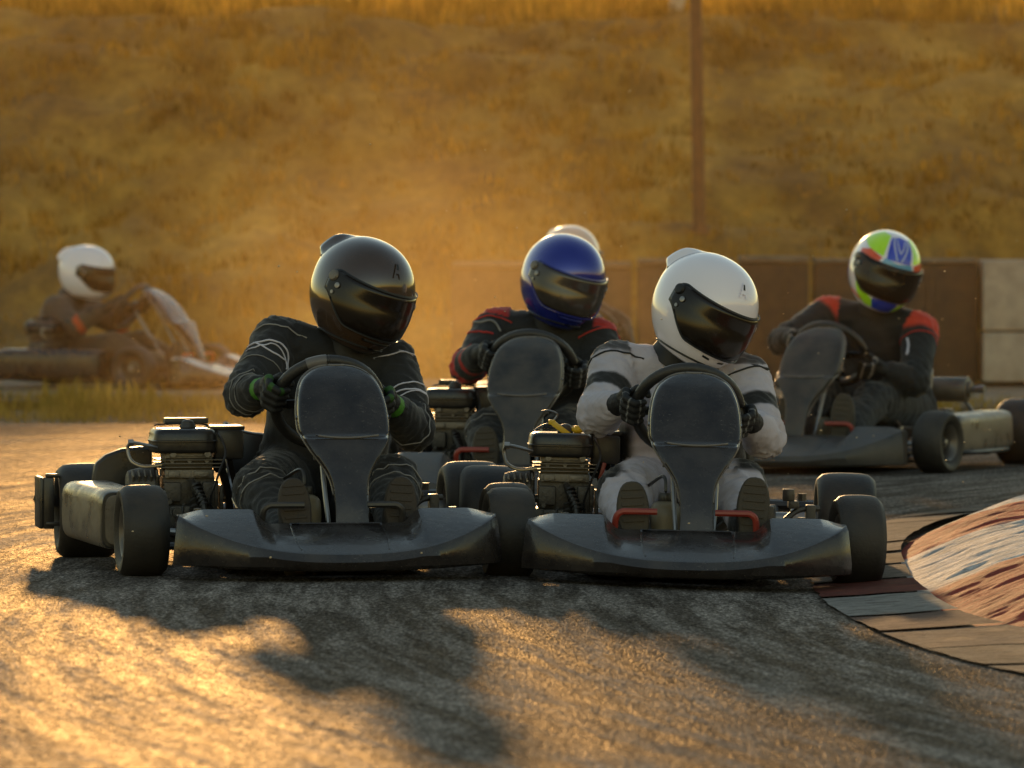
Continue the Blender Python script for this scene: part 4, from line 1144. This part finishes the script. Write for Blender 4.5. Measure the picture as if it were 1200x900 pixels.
    hn = {'white_h': 'white', 'black_h': 'black', 'blue_h': 'blue', 'multi': 'multi', 'cream_h': 'plain', 'plainwhite': 'plain'}[helmet]
    shell = {'multi': 'white_h', 'plainwhite': 'white_h'}.get(helmet, helmet)
    make_helmet(root, head, hy - fr.yaw, hp, hr, shell, hn, hscale)
    OFFSET = V((0, 0, 0))
    return root

# suits
BLK = (.011, .0105, .0105); LGREY = (.50, .465, .525)
def ang_in(a, c, w): return abs((a - c + PI) % (2*PI) - PI) < w
def band(t, a, b, w=.022): return sstep(a-w, a+w, t)*(1-sstep(b-w, b+w, t))
def blend(c0, c1, k): return tuple(lerp(c0[i], c1[i], k) for i in range(3))
def suit_black(nm, t, a, p):
    return BLK
def suit_grey(nm, t, a, p):
    c = LGREY
    if nm == 'torso': return blend(c, BLK, (1-sstep(.40, .44, p.z))*sstep(.11, .14, abs(p.x)))
    if nm[:2] == 'ua':
        c = blend(c, BLK, band(t, .47, .70)); c = blend(c, BLK, (1-sstep(.0, .10, t))*(p.z > .60)*.9)
    if nm[:2] == 'th': c = blend(c, BLK, sstep(.60, .66, t)*sstep(-.01, .02, p.x - .0 - (.155 if nm[2] == 'R' else -9)) if nm[2] == 'R' else sstep(.60, .66, t)*sstep(.01, -.02, p.x + .155))
    if nm[:2] == 'sh': c = blend(c, BLK, (1-sstep(.08, .14, t))*(sstep(.135, .165, p.x) if nm[2] == 'R' else sstep(-.135, -.165, p.x)))
    if nm[:2] == 'sh': c = blend(c, BLK, sstep(.82, .88, t))
    return c
RD = (.45, .022, .012)
def suit_redblack(nm, t, a, p):
    if nm[:2] == 'ua' and .80 < t: return RD if a % 1.6 < 1.1 else BLK
    if nm[:2] == 'fa': return blend(BLK, RD, max(1-sstep(.22, .30, t), band(t, .6, .72)))
    if nm[:2] == 'ua' and t < .04: return RD
    return BLK
def suit_redshoulder(nm, t, a, p):
    if nm[:2] == 'ua': return blend(BLK, (.62, .05, .02), 1-sstep(.07, .17, t))
    if nm[:2] == 'fa' and .02 < t < .08: return (.3, .03, .02)
    return BLK
def suit_dusty(nm, t, a, p):
    if nm[:2] == 'fa' and t < .3: return (.5, .08, .02)
    if nm[:2] == 'ua': return (.08, .06, .045)
    return (.06, .048, .035)
GB = (.012, .012, .013)
def glove_black(nm, t, p, w, pal):
    if nm != 'palm' and abs(t-.5) < .06: return (.2, .2, .2)
    return GB
def glove_green(nm, t, p, w, pal):
    k = (p-w).dot((pal-w).normalized())
    if nm == 'palm' and .018 < k < .05: return (.07, .27, .02)
    if nm.startswith('f') and int(nm[1]) == 0 and t < .4: return (.03, .10, .012)
    return GB
def glove_pale(nm, t, p, w, pal):
    if nm.startswith('f') and t < .3: return (.22, .2, .18)
    return GB

# ---- kart and driver: black suit (left front)
fA = Frame(381, 18.72, 9)
make_kart(fA, 'black go-kart at the front left with a worn silver-brown side pod and dark pedals', ft=.512, rt=.567, steer=2, pod_dx=.050, pedal='frame', tape=True, pods=(-1,), guards=(-1,))
P = fA.pix
J = dict(head=P(424, 345, .60), neck=P(410, 408, .66), chest=P(392, 450, .68), pel=P(375, 560, .76), sL=P(326, 402, .66), sR=P(458, 428, .66), eL=P(288, 463, .47), eR=P(484, 503, .48), aL=R(168), aR=R(-2),
         kL=P(306, 573, .30), kR=P(462, 566, .30), fL=P(347, 617, -.125), fR=P(468, 615, -.125))
W, G = M['line_white'], M['line_grey']
logo = [('uaL', [(.42, 1.0), (.36, 1.6), (.30, 2.3), (.34, 2.9), (.44, 3.3)], .0028, W, 0), ('uaL', [(.52, 1.1), (.44, 1.7), (.36, 2.2), (.40, 2.8), (.48, 3.2)], .0022, W, 0), ('uaL', [(.36, 1.2), (.46, 1.8), (.48, 2.4), (.42, 3.0)], .0024, W, 0)]
pA = logo + [('shL', (.06, .04, .5), .0022, G, 'ring'), ('shL', (.20, .04, .5), .0022, G, 'ring'), ('shR', (.08, .04, .5), .0022, G, 'ring'), ('shR', (.22, .04, .5), .0022, G, 'ring'), ('thR', (.80, .05, 0), .0022, G, 'ring'),
      ('uaL', (.05, .05, 1), .0022, G, 'ring'), ('uaL', (.62, .03, 1), .0018, G, 'ring'), ('faL', (.30, .04, 2), .0018, G, 'ring'), ('faL', (.62, .03, 1), .0018, G, 'ring'), ('uaR', (.08, .04, 1), .0022, W, 'ring'), ('uaR', (.5, .05, 1), .0024, W, 'ring'), ('uaR', (.58, .05, 0), .0024, W, 'ring'), ('uaR', (.68, .05, 2), .002, W, 'ring'), ('faR', (.2, .05, 2), .002, G, 'ring')]
make_driver(fA, J, 'driver in a black racing suit, glossy black helmet and green-cuffed gloves', suit_black, 'black_h', R(34), R(16), R(14), glove_green, hscale=1.10, pod_dx=.050, sole='sole_dark', pipes=pA)

# ---- kart and driver: grey suit (right front)
fB = Frame(799, 18.75, 1.2, .022, 1.3)
make_kart(fB, 'black go-kart at the front right with red pedals and a yellow fuel tap', ft=.485, rt=.525, steer=7, pod_dx=.028, yellow=True, pods=(), guards=())
P = fB.pix
J = dict(head=P(825, 364, .55), neck=P(797, 420, .62), chest=P(798, 462, .66), pel=P(800, 565, .76), sL=P(724, 430, .62), sR=P(872, 446, .62), eL=P(702, 486, .46), eR=P(896, 512, .46), aL=R(176), aR=R(-12),
         kL=P(733, 577, .30), kR=P(868, 572, .30), fL=P(743, 621, -.125), fR=P(881, 616, -.125))
Bk = M['line_black']
pB = [('uaL', (.08, .05, 1), .003, Bk, 'ring'), ('uaR', (.08, .05, 1), .003, Bk, 'ring')]
make_driver(fB, J, 'driver in a light grey suit with black arm bands and a plain white helmet', suit_grey, 'white_h', R(34), R(19), R(18), glove_black, hscale=1.10, pod_dx=.028, pipes=pB)

# ---- blue helmet
fC = Frame(608, 23.1, -8)
make_kart(fC, 'go-kart behind the front two, its grey front panel under the blue helmet, red pedals', ft=.50, rt=.55, steer=0, pod_dx=.02, plast='plastic2')
P = fC.pix
J = dict(head=P(659, 330, .60), neck=P(650, 378, .66), chest=P(645, 410, .68), pel=P(652, 490, .78), sL=P(583, 385, .66), sR=P(700, 398, .66), eL=P(548, 430, .48), eR=P(716, 455, .50), aL=R(162), aR=R(-10),
         kL=P(572, 505, .28), kR=P(660, 508, .28), fL=P(570, 545, -.125), fR=P(652, 545, -.125))
Rl = M['line_red']
pC = [('uaL', (.10, .05, 1), .003, Rl, 'ring'), ('uaL', [(.20, .8), (.28, 1.4), (.22, 2.0), (.30, 2.6)], .004, G, 0), ('uaL', [(.45, .8), (.50, 1.6), (.44, 2.4)], .004, Rl, 0), ('uaR', (.06, .05, 1), .003, Rl, 'ring'), ('shL', (.05, .04, .5), .0025, G, 'ring')]
make_driver(fC, J, 'driver in a metallic blue helmet and a black suit with red elbows', suit_redblack, 'blue_h', R(24), R(12), R(13), glove_black, hscale=1.12, vox=.010, pod_dx=.02, pipes=pC)

# ---- multicoloured helmet
fD = Frame(962, 27.2, -23, .036)
make_kart(fD, 'go-kart on the right seen half from the side, with a silver muffler', ft=.50, rt=.50, pod_out=(.53, .55), steer=-6, pod_dx=-.045, muffler=True, plast='plastic2')
P = fD.pix
J = dict(head=P(1036, 318, .60), neck=P(1028, 362, .66), chest=P(1026, 395, .70), pel=P(1045, 470, .78), sL=P(972, 368, .62), sR=P(1078, 388, .66), eL=P(918, 400, .40), eR=P(1072, 448, .46), aL=R(158), aR=R(-25),
         kL=P(955, 462, .26), kR=P(1022, 470, .28), fL=P(925, 500, -.12), fR=P(985, 500, -.12))
pD = [('uaR', [(.35, 1.0), (.5, 1.1), (.65, 1.0)], .006, W, 0), ('uaR', (.22, .04, 1), .003, Rl, 'ring'), ('uaL', [(.3, 1.5), (.5, 1.6), (.7, 1.5)], .005, G, 0)]
make_driver(fD, J, 'driver in a helmet patterned blue, lime and orange and a black suit with red shoulders', suit_redshoulder, 'multi', R(14), R(12), R(16), glove_pale, hscale=1.13, vox=.011, pod_dx=-.045, pipes=pD)

# ---- far left kart, seen from the side
fE = Frame(203, 38.9, 66)
make_kart(fE, 'out of focus dusty go-kart far on the left, facing right', ft=.50, rt=.55, steer=0, pod_dx=.0, pedal='orange', plast='plastic', bright_pod=False, pod_out=(.6, .62))
J = dict(head=V((0, .56, .665)), neck=V((0, .66, .52)), chest=V((0, .70, .43)), pel=V((0, .78, .17)), sL=V((-.19, .66, .46)), sR=V((.19, .66, .46)), eL=V((-.27, .50, .36)), eR=V((.27, .50, .36)), aL=R(175), aR=R(5),
         kL=V((-.17, .30, .26)), kR=V((.17, .30, .26)), fL=V((-.13, -.12, .15)), fR=V((.13, -.12, .15)))
make_driver(fE, J, 'blurred driver in a white helmet and dusty dark suit in the far left kart', suit_dusty, 'plainwhite', R(58), R(6), R(0), glove_black, hscale=1.1, vox=.014, pod_dx=0)

# ---- hidden one behind the blue helmet
fF = Frame(668, 30.6, -14, .010)
make_kart(fF, 'go-kart almost hidden behind the kart with the blue-helmeted driver', ft=.50, rt=.55, steer=0, plast='plastic2')
P = fF.pix
J = dict(head=P(669, 306, .60), neck=P(682, 352, .66), chest=P(684, 378, .70), pel=P(682, 440, .78), sL=P(640, 372, .64), sR=P(722, 386, .64), eL=P(628, 420, .48), eR=P(730, 425, .48), aL=R(172), aR=R(0),
         kL=V((-.17, .30, .26)), kR=V((.17, .30, .26)), fL=V((-.13, -.12, .15)), fR=V((.13, -.12, .15)))
make_driver(fF, J, 'driver mostly hidden behind the blue helmet, only a cream helmet top and dark shoulder showing', suit_black, 'cream_h', R(10), R(8), R(0), glove_black, hscale=1.1, vox=.013)

# ------------------------------------------------------------------ dust
def haze(name, x0, x1, y0, y1, z1, dens, g, col, label):
    m, N, L, out = nt(name)
    vs = N.new('ShaderNodeVolumeScatter'); vs.inputs['Color'].default_value = (*col, 1); vs.inputs['Density'].default_value = dens; vs.inputs['Anisotropy'].default_value = g
    L.new(vs.outputs[0], out.inputs['Volume'])
    mb = MB(); mb.box(((x0+x1)/2, (y0+y1)/2, z1/2 + .01), (x1-x0, y1-y0, z1))
    o = mb.build(name, m, smooth=0); tag(o, label, 'dust', kind='stuff'); return o
haze('dust_haze', -16, 16, 24.9, 56, 6.0, .0013, .62, (.97, .60, .20), 'thin golden dust hanging in the air over the far part of the track')
mb = MB(); mb.ell((-.4, 28.6, .35), (1.5, 3.4, 1.5), nu=48, nv=28)
m, N, L, out = nt('dust_cloud')
vs = N.new('ShaderNodeVolumeScatter'); vs.inputs['Color'].default_value = (1.0, .66, .25, 1); vs.inputs['Anisotropy'].default_value = .6
tc = N.new('ShaderNodeTexCoord'); mp = N.new('ShaderNodeMapping'); mp.vector_type = 'POINT'
mp.inputs['Scale'].default_value = (1/1.5, 1/3.4, 1/1.5); mp.inputs['Location'].default_value = (.4/1.5, -28.6/3.4, -.35/1.5)
L.new(tc.outputs['Object'], mp.inputs['Vector'])
ln = N.new('ShaderNodeVectorMath'); ln.operation = 'LENGTH'; L.new(mp.outputs[0], ln.inputs[0])
fall = ramp(N, L, ln.outputs['Value'], [(0.0, (1, 1, 1)), (.35, (.62,)*3), (.7, (.16,)*3), (1.0, (0, 0, 0))])
nz = ramp(N, L, noise_n(N, L, 1.3, 4, .6, tc.outputs['Object'], .5), [(.32, (.15,)*3), (.62, (1,)*3)])
L.new(math_n(N, L, 'MULTIPLY', math_n(N, L, 'MULTIPLY', fall, nz), .085), vs.inputs['Density'])
L.new(vs.outputs[0], out.inputs['Volume'])
tag(mb.build('dust_cloud', m, smooth=0), 'golden dust cloud drifting behind the black-helmeted driver', 'dust', kind='stuff')
# specks of grit thrown up
rnd = random.Random(11)
mb = MB()
for i in range(150):
    D = rnd.uniform(17, 30); x = rnd.uniform(-1.3, 1.6)*D/20; z = abs(rnd.gauss(.25, .55)) + .1
    s = rnd.uniform(.0015, .0042)
    b = bmesh.new(); bmesh.ops.create_icosphere(b, subdivisions=1, radius=s)
    mb._merge(b, Matrix.Translation((x, D, z)) @ Matrix.Diagonal((1, 1, rnd.uniform(.5, 1), 1)))
M['grit'] = mat_basic('pale_grit', (.55, .42, .25), .6, bump=0)
tag(mb.build('flying_grit', M['grit'], smooth=0), 'specks of grit and dust thrown up in the air around the karts', 'grit', kind='stuff')
